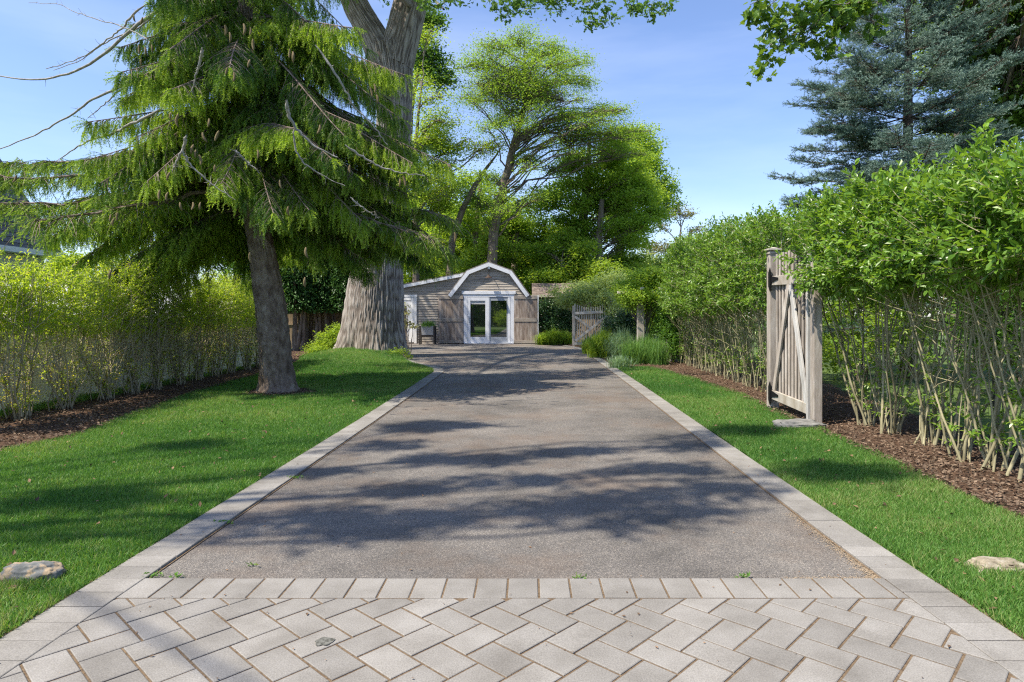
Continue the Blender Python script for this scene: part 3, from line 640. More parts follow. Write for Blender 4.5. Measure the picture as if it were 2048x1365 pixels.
# brown board fence behind the arborvitae
m_bfence = surf('board_fence', [(.3, (.20, .145, .09)), (.7, (.38, .29, .20))], 5, (3, 3, .5), rough=.9, bump=.3, var=.25)
bf = empty('board_fence', (-8, 25.4, 0), 'brown vertical board fence behind the dark arborvitae trunks', 'fence')
x = -12.0; i = 0
while x < -5.4:
    a = Acc(); n = 12
    for j in range(n): box(a, x + j * .15 + .003, x + (j + 1) * .15 - .003, 25.4, 25.42, .03, 1.62 + random.uniform(-.01, .01), random.random())
    a.build('board_panel', m_bfence, bf)
    a = Acc(); box(a, x, x + 1.8, 25.36, 25.398, 1.5, 1.6); box(a, x, x + 1.8, 25.36, 25.398, .95, 1.03); a.build('rail', m_bfence, bf)
    a = Acc(); box(a, x - .05, x + .05, 25.26, 25.358, -.02, 1.75); a.build('post', m_bfence, bf); x += 1.8
# picket gate, arbor and the little shed beyond
m_pick = surf('picket', [(.3, (.36, .32, .25)), (.7, (.62, .57, .48))], 8, (1, 1, .4), rough=.9, bump=.2, var=.2)
GY = 27.4; pw = lambda u, v: W(u, v, GY)
pg = empty('picket_gate', tuple(pw(1180, 692) * (1, 1, 0)), 'weathered picket gate with V braces standing open by the garden bed', 'gate')
def gp_(u): return (u - VU) * GY / FPX
def gz_(v): return CH - (v - VV) * GY / FPX
beam('stile', (gp_(1147), GY, .03), (gp_(1147), GY, gz_(612)), .10, .05, m_pick, pg, n=(0, 1, 0))
beam('stile', (gp_(1216), GY, .03), (gp_(1216), GY, gz_(628)), .10, .05, m_pick, pg, n=(0, 1, 0))
beam('rail', (gp_(1149.5), GY - .002, gz_(627)), (gp_(1206), GY - .002, gz_(624.5)), .11, .045, m_pick, pg, n=(0, 1, 0))
beam('rail', (gp_(1149.5), GY - .002, gz_(687.5)), (gp_(1214), GY - .002, gz_(687.5)), .11, .045, m_pick, pg, n=(0, 1, 0))
beam('brace', (gp_(1150), GY - .05, gz_(634)), (gp_(1180), GY - .05, gz_(656)), .10, .04, m_pick, pg, n=(0, 1, 0))
beam('brace', (gp_(1151), GY - .05, gz_(682)), (gp_(1214), GY - .052, gz_(632)), .10, .04, m_pick, pg, n=(0, 1, 0))
for i in range(14):
    u = 1150 + i * 4.6; f = i / 13; vt = 608 + 7 * (4 * f * (1 - f))
    beam('picket', (gp_(u), GY + .045, gz_(686)), (gp_(u), GY + .045, gz_(vt)), .042, .022, m_pick, pg, n=(0, 1, 0), bev=0)
post('arbor_post', gp_(1221), GY + .1, .13, 2.15, m_pick, 'slim grey post beside the free end of the picket gate', 'post', cap=False)
AY = 18.4; ax = lambda u: (u - VU) * AY / FPX
post('arbor_post', ax(1281), AY, .19, 1.95, m_gate, 'thick grey square arbor post above the ornamental grass', 'post', cap=False)
post('arbor_post', ax(1305), AY + .9, .09, 1.95, m_gate, 'thin dark arbor post just right of the thick grey post', 'post', cap=False)
post('arbor_post', ax(1333), AY - .25, .12, 1.9, m_gate, 'brown arbor post at the far end of the right hedge', 'post', cap=False)
ar = empty('arbor_beams', (ax(1290), AY, 1.95), 'weathered crossbeams of the vine covered arbor', 'arbor')
for (p, q) in (((ax(1235), AY + .05, 1.99), (ax(1345), AY + .05, 2.0)), ((ax(1281), AY - .3, 2.09), (ax(1290), AY + 1.6, 2.09)), ((ax(1318), AY - .3, 2.09), (ax(1325), AY + 1.6, 2.09))):
    beam('beam', p, q, .1, .07, m_pick, ar, n=(0, 0, 1))
SY = 32.0; sx = lambda u: (u - VU) * SY / FPX; sz = lambda v: CH - (v - VV) * SY / FPX
shed = empty('garden_shed', (sx(1130), SY, 0), 'low brown shed with an old shingle roof right of the barn', 'shed')
m_oldroof = surf('old_shingle', [(.3, (.13, .10, .085)), (.6, (.26, .21, .18)), (.75, (.36, .31, .27))], 6, (1, 1, 1), rough=.95, bump=.8, var=.2)
a = Acc(); z0, z1 = sz(591), sz(565); x0, x1 = sx(1064), sx(1206); nr = 9
for i in range(nr):
    f0, f1 = i / nr, (i + 1) / nr; xx = x0
    while xx < x1:
        w_ = random.uniform(.14, .26); xe = min(xx + w_, x1); r = random.random()
        prism(a, [(SY - .3 + f0 * 1.5, z0 + f0 * (z1 - z0) + .03), (SY - .3 + f1 * 1.5, z0 + f1 * (z1 - z0) + .005), (SY - .3 + f1 * 1.5, z0 + f1 * (z1 - z0) - .02), (SY - .3 + f0 * 1.5, z0 + f0 * (z1 - z0) - .004)], xx, xe - .006, axis='x', rnd=r); xx += w_
prism(a, [(SY + 1.2, z1), (SY + 2.7, z0), (SY + 2.7, z0 - .03), (SY + 1.2, z1 - .03)], x0, x1, axis='x'); prism(a, [(SY - .28, z0 - .01), (SY + 1.2, z1 - .022), (SY + 2.68, z0 - .035)], x0 + .05, x0 + .09, axis='x')
a.build('roof', m_oldroof, shed)
a = Acc(); box(a, x0 + .1, x1 - .1, SY, SY + 2.4, 0, z0 - .04); a.build('wall', m_bfence, shed)
a = Acc(); box(a, x0 - .03, x1 + .03, SY - .34, SY - .305, z0 - .1, z0 + .01); a.build('fascia', m_pick, shed)
# wire fence behind the right hedge
m_wire = flat('wire', (.06, .06, .055), .5)
wf = empty('wire_fence', (4.35, 10, 0), 'thin dark wire mesh fence behind the right hedge stems', 'fence')
a = Acc(); P = []
for y in np.arange(4.6, 17.4, .1): P.append([(4.35, y, .02), (4.35, y, .6), (4.35, y, 1.2)])
for z in np.arange(.08, 1.22, .1): P.append([(4.35, 4.6, z), (4.352, 11, z), (4.35, 17.4, z)])
tubes(a, P, np.full((len(P), 3), .0016), 3); a.build('wire_mesh', m_wire, wf)
for y in (6.0, 8.35, 10.6, 12.9, 15.2, 17.3):
    a = Acc(); tubes(a, [[(4.33, y, -.02), (4.33, y, 1.3)]], [[.014] * 2], 6); a.build('post', m_wire, wf)
# neighbour's house, upper left
m_slate = surf('slate_roof', [(.3, (.085, .085, .095)), (.7, (.17, .165, .17))], 5, rough=.9, bump=.5, var=.3)
hs_ = empty('house', (-26, 27, 0), 'neighbouring house with a steep dark shingled roof beyond the left hedge', 'house')
xe, y0h, y1h, ze = -20.9, 17.0, 29.0, 3.9
a = Acc(); box(a, -32, xe - .5, y0h + .5, y1h - .5, 0, ze - .02); a.build('wall', flat('house_wall', (.55, .54, .50)), hs_)
a = Acc(); box(a, -32, xe + .05, y0h - .05, y1h + .05, ze, ze + .22); a.build('eave', m_trim, hs_)
a = Acc(); H_ = 7.4; run = 3.0; nr = 34
for i in range(nr):
    f0, f1 = i / nr, (i + 1) / nr; z0, z1 = ze + .22 + f0 * H_, ze + .22 + f1 * H_
    off0, off1 = run * f0, run * f1
    for (pa, pb, ia, ib) in (((xe, y0h), (xe, y1h), (-1, 1), (-1, -1)), ((-32, y0h), (xe, y0h), (1, 1), (-1, 1)), ((xe, y1h), (-32, y1h), (-1, -1), (1, -1))):
        n = 30; r = rng.random(n)
        for q in range(n):
            s0, s1 = q / n, (q + 1) / n
            L0 = np.array([pa[0] + ia[0] * off0, pa[1] + ia[1] * off0]); L1 = np.array([pb[0] + ib[0] * off0, pb[1] + ib[1] * off0])
            M0 = np.array([pa[0] + ia[0] * off1, pa[1] + ia[1] * off1]); M1 = np.array([pb[0] + ib[0] * off1, pb[1] + ib[1] * off1])
            A_, B_ = L0 + (L1 - L0) * s0, L0 + (L1 - L0) * s1; C_, D_ = M0 + (M1 - M0) * s1, M0 + (M1 - M0) * s0
            ox, oy = (.045, 0) if pa[0] == pb[0] else ((0, -.045) if pa[1] == y0h else (0, .045))
            a.add([(A_[0] + ox, A_[1] + oy, z0 - .03), (B_[0] + ox, B_[1] + oy, z0 - .03), (C_[0], C_[1], z1), (D_[0], D_[1], z1)], [[0, 1, 2, 3]], r[q])
            a.add([(A_[0] + ox, A_[1] + oy, z0 - .03), (B_[0] + ox, B_[1] + oy, z0 - .03), (B_[0], B_[1], z0 - .03), (A_[0], A_[1], z0 - .03)], [[3, 2, 1, 0]], r[q])
a.build('roof', m_slate, hs_)
# low white structure beyond the pale fence
sh = empty('garden_shelter', (-10.5, 15.5, 0), 'low white roofed shelter just beyond the pale fence', 'shelter')
m_wroof = flat('white_roof', (.80, .80, .82), .5)
a = Acc(); prism(a, [(-13.2, 1.35), (-10.9, 2.05), (-8.6, 1.35), (-8.6, 1.29), (-10.9, 1.99), (-13.2, 1.29)], 12.2, 18.5); a.build('roof', m_wroof, sh)
for xx in (-13, -8.75):
    for yy in (12.4, 15.3, 18.3):
        a = Acc(); box(a, xx - .05, xx + .05, yy - .05, yy + .05, -.02, 1.285); a.build('post', m_wroof, sh)
a = Acc(); box(a, -13, -12.97, 12.46, 18.2, .1, 1.28); a.build('side_panel', m_wroof, sh)
# ---------------------------------------------------------------- vegetation
m_bark = surf('bark', [(.3, (.10, .08, .065)), (.7, (.24, .20, .165))], 8, (1, 1, .35), rough=.95, bump=.8, bdist=.02)
m_barkd = surf('dark_bark', [(.3, (.05, .038, .03)), (.7, (.13, .10, .08))], 8, (1, 1, .35), rough=.95, bump=.8, bdist=.02)
m_twig = surf('twig', [(.3, (.13, .10, .07)), (.7, (.28, .23, .17))], 12, rough=.9, bump=0, var=.2)
def curve(p, q, n=6, sag=0., wob=.05, up=None):
    p = np.array(p, float); q = np.array(q, float); t = np.linspace(0, 1, n)[:, None]; l = np.linalg.norm(q - p)
    P = p + (q - p) * t
    P[:, 2] += sag * l * np.sin(pi * t[:, 0]); P[1:-1] += rng.normal(0, wob * l * .3, (n - 2, 3)); return P
def bent(p, q, up, n=7):                         # leaves the trunk steeply, levels off outward
    p = np.array(p, float); q = np.array(q, float); c = p * .55 + q * .45; c[2] = p[2] + (q[2] - p[2]) * .5 + up * np.linalg.norm((q - p)[:2])
    t = np.linspace(0, 1, n)[:, None]; P = (1 - t) ** 2 * p + 2 * t * (1 - t) * c + t * t * q
    l = np.linalg.norm(q - p); P[1:-1] += rng.normal(0, .018 * l, (n - 2, 3)); return P
def trunk_at(tr, z):
    i = int(np.clip(np.searchsorted(tr[:, 2], z) - 1, 0, len(tr) - 2)); f = np.clip((z - tr[i, 2]) / (tr[i + 1, 2] - tr[i, 2] + 1e-6), 0, 1)
    return tr[i] + (tr[i + 1] - tr[i]) * f
def foliage(acc, tw, lobes, nleaf, size, tpl, per=70, cs=.33, flatn=.9, droop=.0, origin=None, thick=.012, shell=.55, rb=None):
    """clumps of leaves on twigs through ellipsoid lobes; origin(lobe)->points along a limb"""
    vol = np.array([(l[3] * l[4] * l[5]) ** .667 for l in lobes]); vol /= vol.sum()
    for li, l in enumerate(lobes):
        n = max(2, int(nleaf * vol[li] / per)); c = np.array(l[:3]); r = np.array(l[3:6])
        d = unit(n); e = c + d * r * (rng.random(n) ** (1 / 3 * shell + .12))[:, None]
        e += (rng.normal(size=(n, 3))) * r * .10
        if origin is not None:
            O_ = origin[li]; idx = rng.integers(len(O_) // 2, len(O_), n); s = O_[idx]
        else: s = c + (e - c) * .2
        t = np.linspace(0, 1, 4)[None, :, None]; P = s[:, None] + (e - s)[:, None] * t
        P[:, 1:3] += rng.normal(0, .06, (n, 2, 3)) * np.linalg.norm(e - s, axis=1)[:, None, None]
        tubes(tw, P, np.broadcast_to(np.array([thick * 1.6, thick, thick * .6, thick * .3]), (n, 4)), 3, rng.random(n))
        m_ = per; tt = rng.random((n, m_)) ** .6; tt = .45 + .55 * tt
        f = tt * 3; i0 = np.minimum(f.astype(int), 2); fr_ = (f - i0)[..., None]
        B = P[np.arange(n)[:, None], i0] * (1 - fr_) + P[np.arange(n)[:, None], np.minimum(i0 + 1, 3)] * fr_
        cs_ = cs * rng.uniform(.6, 1.35, (n, 1, 1))
        Lp = B + np.clip(rng.normal(size=(n, m_, 3)), -1.5, 1.5) * cs_ * np.array([1, 1, .5]); Lp = Lp.reshape(-1, 3)
        Nn = unit(n * m_) * .75 + (0, 0, flatn); D = unit(n * m_) * (1, 1, .5) + (0, 0, -droop)
        cr_ = rng.random((n, 1)) * .45; q = (cr_ + rng.random((n, m_)) * .55).ravel()
        if rb: q = np.clip(q + rb, 0, 1)
        leaves(acc, Lp, D, Nn, size * rng.uniform(.7, 1.25, n * m_), tpl, q)
def tree(name, label, cat, trunk, lobes, nleaf, size, lm, bm=None, tpl='diamond', group=None, per=70, cs=.33, limb_r=.35, up=.15, thick=.012, low=.5, kt=9, flatn=.9, droop=0., extra=None, shell=.55):
    tr = np.array(trunk, float); ro = empty(name, (tr[0, 0], tr[0, 1], 0), label, cat, group)
    a = Acc(); tt = np.linspace(0, len(tr) - 1, len(tr) * 3); ii = np.minimum(tt.astype(int), len(tr) - 2); ff = (tt - ii)[:, None]
    T3 = tr[ii] * (1 - ff) + tr[ii + 1] * ff; T3[1:-1, :2] += rng.normal(0, .12, (len(T3) - 2, 2)) * T3[1:-1, 3:4]
    tubes(a, [T3[:, :3]], [T3[:, 3]], kt)
    org = []
    for l in lobes:
        dz = rng.uniform(.4, .9) * math.hypot(l[0] - trunk_at(tr, l[2])[0], l[1] - trunk_at(tr, l[2])[1]) * low * 2
        z = max(tr[0, 2] + .35 * (tr[-1, 2] - tr[0, 2]) * .6, l[2] - dz); z = min(z, tr[-1, 2])
        s = trunk_at(tr, z); P = bent(s[:3], l[:3], up, 9); r0 = min(s[3] * .75, limb_r * (.25 + .25 * max(l[3:6])) * .36)
        tubes(a, [P], [np.linspace(r0, max(thick * 1.5, .02), 9)], 6); org.append(P)
        for _ in range(3):                       # secondary limbs inside the lobe
            i0 = rng.integers(4, 8); e = np.array(l[:3]) + unit(1)[0] * np.array(l[3:6]) * .7
            Q = bent(P[i0], e, up * .5, 6); tubes(a, [Q], [np.linspace(r0 * .4, thick, 6)], 4)
            org[-1] = np.concatenate([org[-1], Q[2:]])
    if extra:
        for P, rr in extra: tubes(a, [np.array(P, float)], [np.array(rr, float)], 7)
    a.build('trunk', bm or m_bark, ro, smooth=True)
    f = Acc(); tw = Acc(); foliage(f, tw, lobes, nleaf, size, tpl, per, cs, flatn, droop, org, thick, shell)
    f.build('crown', lm, ro, second=(tw, bm or m_bark))
    return ro
def PL(u, v, ru, rv, Y, dep=None):               # an ellipsoid lobe from its outline in the photograph at depth Y
    c = W(u, v, Y); s = Y / FPX; return (*c, ru * s, dep or (ru + rv) * .5 * s, rv * s)
def PT(pts, Y):                                   # trunk points (u, v, radius px)
    return [(*W(u, v, Y + dy), r * Y / FPX) for u, v, r, dy in [(q + (0,))[:4] if len(q) == 3 else q for q in pts]]
def crown_lobes(u0, u1, v0, v1, Y, n, s=.22, seed=0, depth=1.0, ratio=.62):
    """lobes spread through an oval outline"""
    r_ = np.random.default_rng(seed); out = []; uc, vc = (u0 + u1) / 2, (v0 + v1) / 2; ru, rv = (u1 - u0) / 2, (v1 - v0) / 2
    for i in range(n):
        a_ = r_.uniform(0, 2 * pi); q = math.sqrt(r_.random()) * .82
        k_ = s * r_.uniform(.75, 1.35); out.append(PL(uc + ru * q * cos(a_), vc + rv * q * sin(a_), max(ru, rv) * k_, max(ru, rv) * k_ * ratio, Y + r_.uniform(-1, 1) * ru * Y / FPX * .7 * depth))
    return out

lf_lime = leafm('leaf_lime', (.18, .30, .035), (.34, .48, .07), trans=.55)
lf_mid = leafm('leaf_mid', (.15, .29, .045), (.34, .48, .07), trans=.54)
lf_dark = leafm('leaf_dark', (.065, .16, .025), (.14, .28, .045), trans=.45)
lf_oak = leafm('leaf_oak', (0.053, 0.128, 0.027), (0.112, 0.225, 0.045), trans=0.43)
lf_locust = leafm('leaf_locust', (.13, .25, .035), (.26, .42, .07), trans=.5, c2=(.34, .38, .12))
lf_pale = leafm('leaf_pale', (.20, .30, .11), (.34, .44, .19), trans=.5)
lf_brownish = leafm('leaf_brownish', (0.165, 0.180, 0.090), (0.285, 0.300, 0.135), trans=0.38)
lf_maple = leafm('leaf_maple', (.055, .13, .02), (.15, .26, .04), trans=.35)
lf_privet = leafm('leaf_privet', (.055, .15, .022), (.22, .38, .05), trans=.4, rough=.33, spec=.5, c2=(.23, .33, .07))
lf_left = leafm('leaf_left_hedge', (.19, .32, .03), (.42, .56, .06), trans=.6, c2=(.40, .36, .08))
lf_ivy = leafm('leaf_ivy', (0.018, 0.053, 0.018), (0.060, 0.135, 0.038), trans=.15, rough=.3, spec=.5)

# --- background trees behind the barn
# tall airy tree with flat layers
sp = [PT([(986, 690, 13), (985, 540, 11), (985, 470, 10), (1003, 390, 8.5), (1022, 310, 7.5), (1040, 250, 5.5), (1052, 200, 5), (1050, 120, 2.5)], 34)][0]
lob = crown_lobes(890, 1230, 60, 300, 34, 40, .13, 41, ratio=.42) + crown_lobes(1050, 1330, 190, 350, 34, 22, .17, 42, ratio=.36) + crown_lobes(885, 1150, 270, 480, 34, 22, .19, 43, ratio=.5)
lob += [PL(1040, 180, 140, 90, 34), PL(1180, 270, 100, 45, 34)]
lob += [PL(*q) for q in ((1050, 80, 60, 22, 34), (980, 95, 50, 22, 33), (1110, 105, 55, 20, 35), (940, 130, 50, 22, 34), (1160, 125, 35, 12, 34), (1235, 225, 40, 12, 34), (1275, 262, 40, 10, 34))]
tree('shade_tree', 'tall airy light green tree in flat layers rising behind the barn', 'tree', sp, lob, 80000, .10, lf_locust, per=44, cs=.36, up=.22, low=.42, limb_r=.30, flatn=1.1, shell=.8,
     extra=[(np.array([W(905, 480, 34.5), W(925, 420, 34.5), W(950, 372, 34.6), W(972, 338, 34.6), W(992, 312, 34.7), W(1012, 280, 34.7)]), (.19, .17, .14, .09, .05, .02)), (np.array([W(905, 640, 34.4), W(898, 560, 34.4), W(905, 480, 34.5)]), (.22, .2, .19)),
            (np.array([W(1030, 290, 34), W(1070, 250, 33.6), W(1110, 235, 33.3), W(1170, 225, 33)]), (.10, .08, .06, .03)), (np.array([W(1035, 270, 34), W(1090, 262, 34), W(1150, 275, 34), W(1220, 310, 34)]), (.09, .07, .05, .025))])
# dense maple, right
tree('maple_tree', 'dense round dark green maple right of the airy tree', 'tree', PT([(1150, 690, 12), (1155, 560, 11), (1165, 450, 10), (1175, 340, 7), (1180, 280, 3)], 38),
     crown_lobes(1075, 1338, 262, 590, 38, 74, .135, 3) + [PL(1230, 300, 50, 30, 37), PL(1290, 380, 40, 28, 37.5), PL(1315, 420, 28, 18, 37), PL(1090, 400, 45, 35, 36.5), PL(1150, 330, 50, 35, 36.5)], 66000, .16, lf_mid, per=60, cs=.36)
tree('maple_tree', 'darker maple at the right edge of the tree group against the sky', 'tree', PT([(1255, 690, 9), (1250, 600, 8), (1240, 480, 7), (1240, 380, 4), (1240, 300, 2)], 44),
     crown_lobes(1190, 1352, 225, 520, 44, 40, .17, 5), 30000, .19, lf_mid, per=60, cs=.4)
# left of centre
tree('young_tree', 'slim bright green tree between the oak trunk and the airy tree', 'tree', PT([(833, 690, 8), (832, 560, 7), (831, 420, 6), (829, 320, 5), (835, 240, 3), (845, 160, 1.5)], 33),
     crown_lobes(815, 915, 190, 470, 34, 16, .24, 77) + [PL(*q) for q in ((965, 300, 40, 26, 34), (1005, 285, 30, 18, 34), (930, 290, 30, 22, 34), (900, 300, 36, 22, 34), (850, 75, 45, 22, 33), (860, 200, 55, 24, 33), (840, 160, 35, 26, 34), (880, 240, 50, 24, 32.5), (850, 285, 55, 28, 33), (890, 330, 45, 26, 34), (850, 350, 45, 26, 32), (880, 390, 50, 30, 33))], 24000, .12, lf_lime, per=50, cs=.36, up=.2)
tree('oak_tree', 'dark leaved tree crown showing right behind the big oak trunk', 'tree', PT([(800, 690, 10), (805, 500, 9), (812, 350, 7), (825, 200, 4), (845, 100, 2)], 37),
     [PL(*q) for q in ((855, 120, 45, 30, 37), (830, 70, 30, 35, 37), (880, 155, 32, 22, 37), (850, 40, 40, 22, 37))], 8000, .20, lf_oak, per=60, cs=.4)
gtr = 'trees behind the barn'
for u0, u1, v0, v1, Y, lm, lab, sd in ((770, 900, 500, 600, 34.5, lf_lime, 'bright understory tree behind the lean-to roof', 1), (900, 1060, 470, 580, 36, lf_lime, 'bright understory tree just behind the barn ridge', 2), (1040, 1200, 460, 580, 35, lf_mid, 'leafy understory tree above the barn right slope and the little shed', 3), (1170, 1330, 490, 620, 34, lf_lime, 'bright understory tree above the arbor', 4), (1300, 1400, 500, 620, 40, lf_pale, 'pale understory tree over the far hedge end', 5)):
    uc = (u0 + u1) / 2; tree('tree', lab, 'tree', PT([(uc, 690, 4), (uc, 620, 3.5), (uc + 4, (v0 + v1) / 2, 2)], Y), crown_lobes(u0, u1, v0, v1, Y, 16, .26, 130 + sd), 13000, .15, lm, group=gtr, per=50, cs=.34)
for i, (u, v0, v1, w_, Y, lm, lab, lean) in enumerate((
      (915, 400, 600, 90, 40, lf_lime, 'light green tree behind the left part of the barn roof', 0),
      (1010, 420, 600, 100, 42, lf_pale, 'pale green tree right behind the barn ridge', 10),
      (1085, 430, 600, 90, 41, lf_lime, 'mid green tree above the right slope of the barn roof', -8),
      (860, 420, 610, 80, 46, lf_mid, 'mid green tree above the lean-to roof', 6),
      (770, 330, 600, 120, 48, lf_mid, 'green tree mostly hidden behind the big oak trunk', 0),
      (960, 330, 560, 120, 52, lf_lime, 'tall green tree deep behind the barn', 0),
      (1130, 500, 640, 80, 36, lf_mid, 'low bushy tree over the little shed roof', 5),
      (1215, 540, 640, 60, 40, lf_pale, 'pale leafy tree left of the arbor', 0),
      (1290, 500, 640, 60, 60, lf_pale, 'hazy pale tree far beyond the arbor', 0),
      (1400, 470, 640, 60, 70, lf_mid, 'distant tree just clearing the far end of the right hedge', 0),
      (1050, 500, 660, 90, 50, lf_mid, 'shaded tree between the barn and the little shed', 0))):
    tree('tree', lab, 'tree', PT([(u + lean, 690, 7 if Y < 50 else 5), (u + lean * .6, 600, 6), (u, v0 + 40, 4), (u - lean, v0 + 10, 2)], Y), crown_lobes(u - w_, u + w_, v0, v1, Y, 22, .24, 20 + i), 20000, .0045 * Y, lm, group=gtr, per=60, cs=.012 * Y)
for i, (u, r, Y) in enumerate(((945, 7, 38), (1192, 10, 36.5), (783, 7, 30.9), (1025, 8, 39))):
    lab = ('straight bare lower trunk left of the barn ridge', 'leaning trunk above the picket gate', 'thin trunk close behind the lean-to corner', 'bare trunk right of the barn ridge')[i]
    tree('slender_tree', lab, 'tree', PT([(u, 690, r), (u + 2, 560, r * .9), (u + 6, 480, r * .8), (u + 12, 400, r * .5)], Y), crown_lobes(u - 55, u + 60, 380, 480, Y, 6, .3, 60 + i), 4500, .17, lf_mid, per=50, cs=.4)
tree('bare_tree', 'distant half bare tree against the sky above the right hedge', 'tree', PT([(1356, 640, 4.5), (1357, 540, 4), (1358, 500, 3), (1362, 455, 1.5)], 62),
     [PL(*q) for q in ((1340, 430, 26, 9, 62), (1375, 428, 28, 8, 62), (1320, 455, 22, 9, 62), (1395, 462, 26, 8, 62), (1357, 418, 26, 7, 62), (1335, 495, 30, 14, 62), (1300, 500, 26, 20, 63), (1390, 500, 24, 12, 62))], 3600, .22, lf_brownish, per=28, cs=.42, up=.35, low=.7, thick=.02)
for i, (u, v0, v1, w_, Y, lm, lab) in enumerate(((130, 480, 620, 60, 26, lf_lime, 'small light green tree behind the left hedge'), (300, 430, 640, 120, 34, lf_mid, 'green tree seen through the spruce beyond the left hedge'), (470, 400, 640, 110, 36, lf_dark, 'dark tree behind the leaning spruce trunk'))):
    tree('tree', lab, 'tree', PT([(u, 660, 6), (u, 600, 5), (u + 4, v0 + 40, 3)], Y), crown_lobes(u - w_, u + w_, v0, v1, Y, 12, .3, 90 + i), 9000, .005 * Y, lm, per=60, cs=.012 * Y)

# --- arborvitae row
lf_arb = leafm('arborvitae_leaf', (0.027, 0.075, 0.018), (0.075, 0.173, 0.038), trans=.2)
labs = ['leftmost', 'second', 'third', 'fourth', 'fifth', 'sixth', 'rightmost']
for i, (u, Y) in enumerate(((530, 23.6), (566, 24.4), (592, 23.8), (618, 24.6), (640, 24.2), (662, 24.7), (690, 24.2))):
    p = W(u, 700, Y); ro = empty('arborvitae', (p[0], Y, 0), f'{labs[i]} of the dark arborvitae with bare grey trunks behind the spruce', 'tree', 'arborvitae along the brown fence')
    a = Acc()
    for s in range(3):
        q = p + np.array([rng.uniform(-.3, .3), rng.uniform(-.2, .2), 0]); q[2] = -.02; P = curve(q, q + np.array([rng.uniform(-.35, .35), rng.uniform(-.2, .2), 2.6]), 6, 0, .05); tubes(a, [P], [np.linspace(.065, .035, 6)], 6)
    P = curve((p[0], Y, 0), (p[0], Y, 5.6), 5, 0, .02); tubes(a, [P], [np.linspace(.09, .02, 5)], 6)
    a.build('trunk', m_bark, ro); f = Acc(); n = 15000; z = 1.7 + 4.2 * rng.random(n); rr_ = (.75 - .12 * (z - 1.7)) * rng.random(n) ** .4 * (.8 + .4 * fbm(np.stack([z * 2, z * 0 + i, z * 0], -1), 2)); an = rng.uniform(0, 2 * pi, n)
    z += -.25 * np.abs(np.sin(an * 3 + z * 5)); pos = np.stack([p[0] + rr_ * np.cos(an), Y + rr_ * np.sin(an), z], -1); o_ = np.stack([np.cos(an), np.sin(an), an * 0 - .5], -1)
    leaves(f, pos, o_ + unit(n) * .6, unit(n), rng.uniform(.07, .16, n), 'diamond'); f.build('crown', lf_arb, ro)

# --- the big oak
m, t, p, out = base_mat('oak_bark'); a_ = N(t, 'ShaderNodeAttribute', attribute_name='rnd'); c = ramp(t, [(.0, (.055, .042, .034)), (.35, (.15, .125, .105)), (.8, (.34, .31, .28))]); t.links.new(a_.outputs['Fac'], c.inputs[0])
n_ = noise(t, 3, (1, 1, .4)); c2 = ramp(t, [(.3, (.75, .72, .68)), (.7, (1.15, 1.15, 1.15))]); mm = N(t, 'ShaderNodeMixRGB', blend_type='MULTIPLY'); mm.inputs[0].default_value = 1
t.links.new(n_.outputs['Fac'], c2.inputs[0]); t.links.new(c.outputs[0], mm.inputs[1]); t.links.new(c2.outputs[0], mm.inputs[2]); t.links.new(mm.outputs[0], p.inputs['Base Color']); p.inputs['Roughness'].default_value = .95
n2 = noise(t, 60, (1, 1, .3)); b = N(t, 'ShaderNodeBump', inp={'Strength': .6, 'Distance': .01}); t.links.new(n2.outputs['Fac'], b.inputs['Height']); t.links.new(b.outputs[0], p.inputs['Normal']); m_oakbark = m
def ridged(acc, ctr, rad, na=260, dz=.03, freq=9, amp=.035, flare=None, seed=0, stretch=.12):
    """trunk with ridged bark: ctr(z)->(x,y), rad(z); z range from ctr.z"""
    P, Rr = ctr, rad; n = len(P); an = np.arange(na) * 2 * pi / na
    T = np.gradient(P, axis=0); T = nrmz(T); S = nrmz(np.cross(T, (0, 1, 0))); U = np.cross(S, T)
    A, Z = np.meshgrid(an, P[:, 2]); r = Rr[:, None] * np.ones_like(A)
    if flare is not None: r = r * flare(A, Z)
    q = np.stack([np.cos(A) * freq, np.sin(A) * freq, Z * freq * stretch + seed], -1)
    q = q + .8 * np.stack([vnoise(q * .5 + 11), vnoise(q * .5 + 31), vnoise(q * .5 + 51) * .3], -1)
    rd = 1 - np.abs(2 * vnoise(q) - 1) * 1.6; rd2 = vnoise(q * 3.1 + 5); h = np.clip(.68 * (1 - rd) + .42 * rd2, 0, 1)
    r = r + amp * (h - .5) + .03 * (fbm(q * .25 + 3, 2) - .5)
    V = P[:, None] + r[..., None] * (S[:, None] * np.cos(A)[..., None] + U[:, None] * np.sin(A)[..., None])
    i = np.arange(n - 1)[:, None] * na; j = np.arange(na)[None]; j2 = (j + 1) % na
    acc.add(V.reshape(-1, 3), np.stack([i + j, i + na + j, i + na + j2, i + j2], -1).reshape(-1, 4), h.ravel())
def polyline(pts, step):
    pts = np.array(pts, float); seg = np.linalg.norm(np.diff(pts[:, :3], axis=0), axis=1); cum = np.concatenate([[0], np.cumsum(seg)]); s = np.arange(0, cum[-1], step)
    Q = np.stack([np.interp(s, cum, pts[:, i]) for i in range(4)], -1)
    k_ = max(3, int(.5 / step)); ker = np.ones(k_) / k_
    for i in range(4):
        e = np.pad(Q[:, i], (k_ // 2, k_ - 1 - k_ // 2), mode='reflect', reflect_type='odd'); Q[:, i] = np.convolve(e, ker, 'valid')
    return Q
oy = OAK[1]; oak = empty('oak_tree', (OAK[0], oy, 0), 'huge grey oak with a flared ridged trunk at the end of the left lawn', 'tree')
a = Acc(); sc_ = oy / FPX
def OP(u, v, rpx, dy=0): q = W(u, v, oy + dy); return (q[0], q[1], q[2], rpx * sc_)
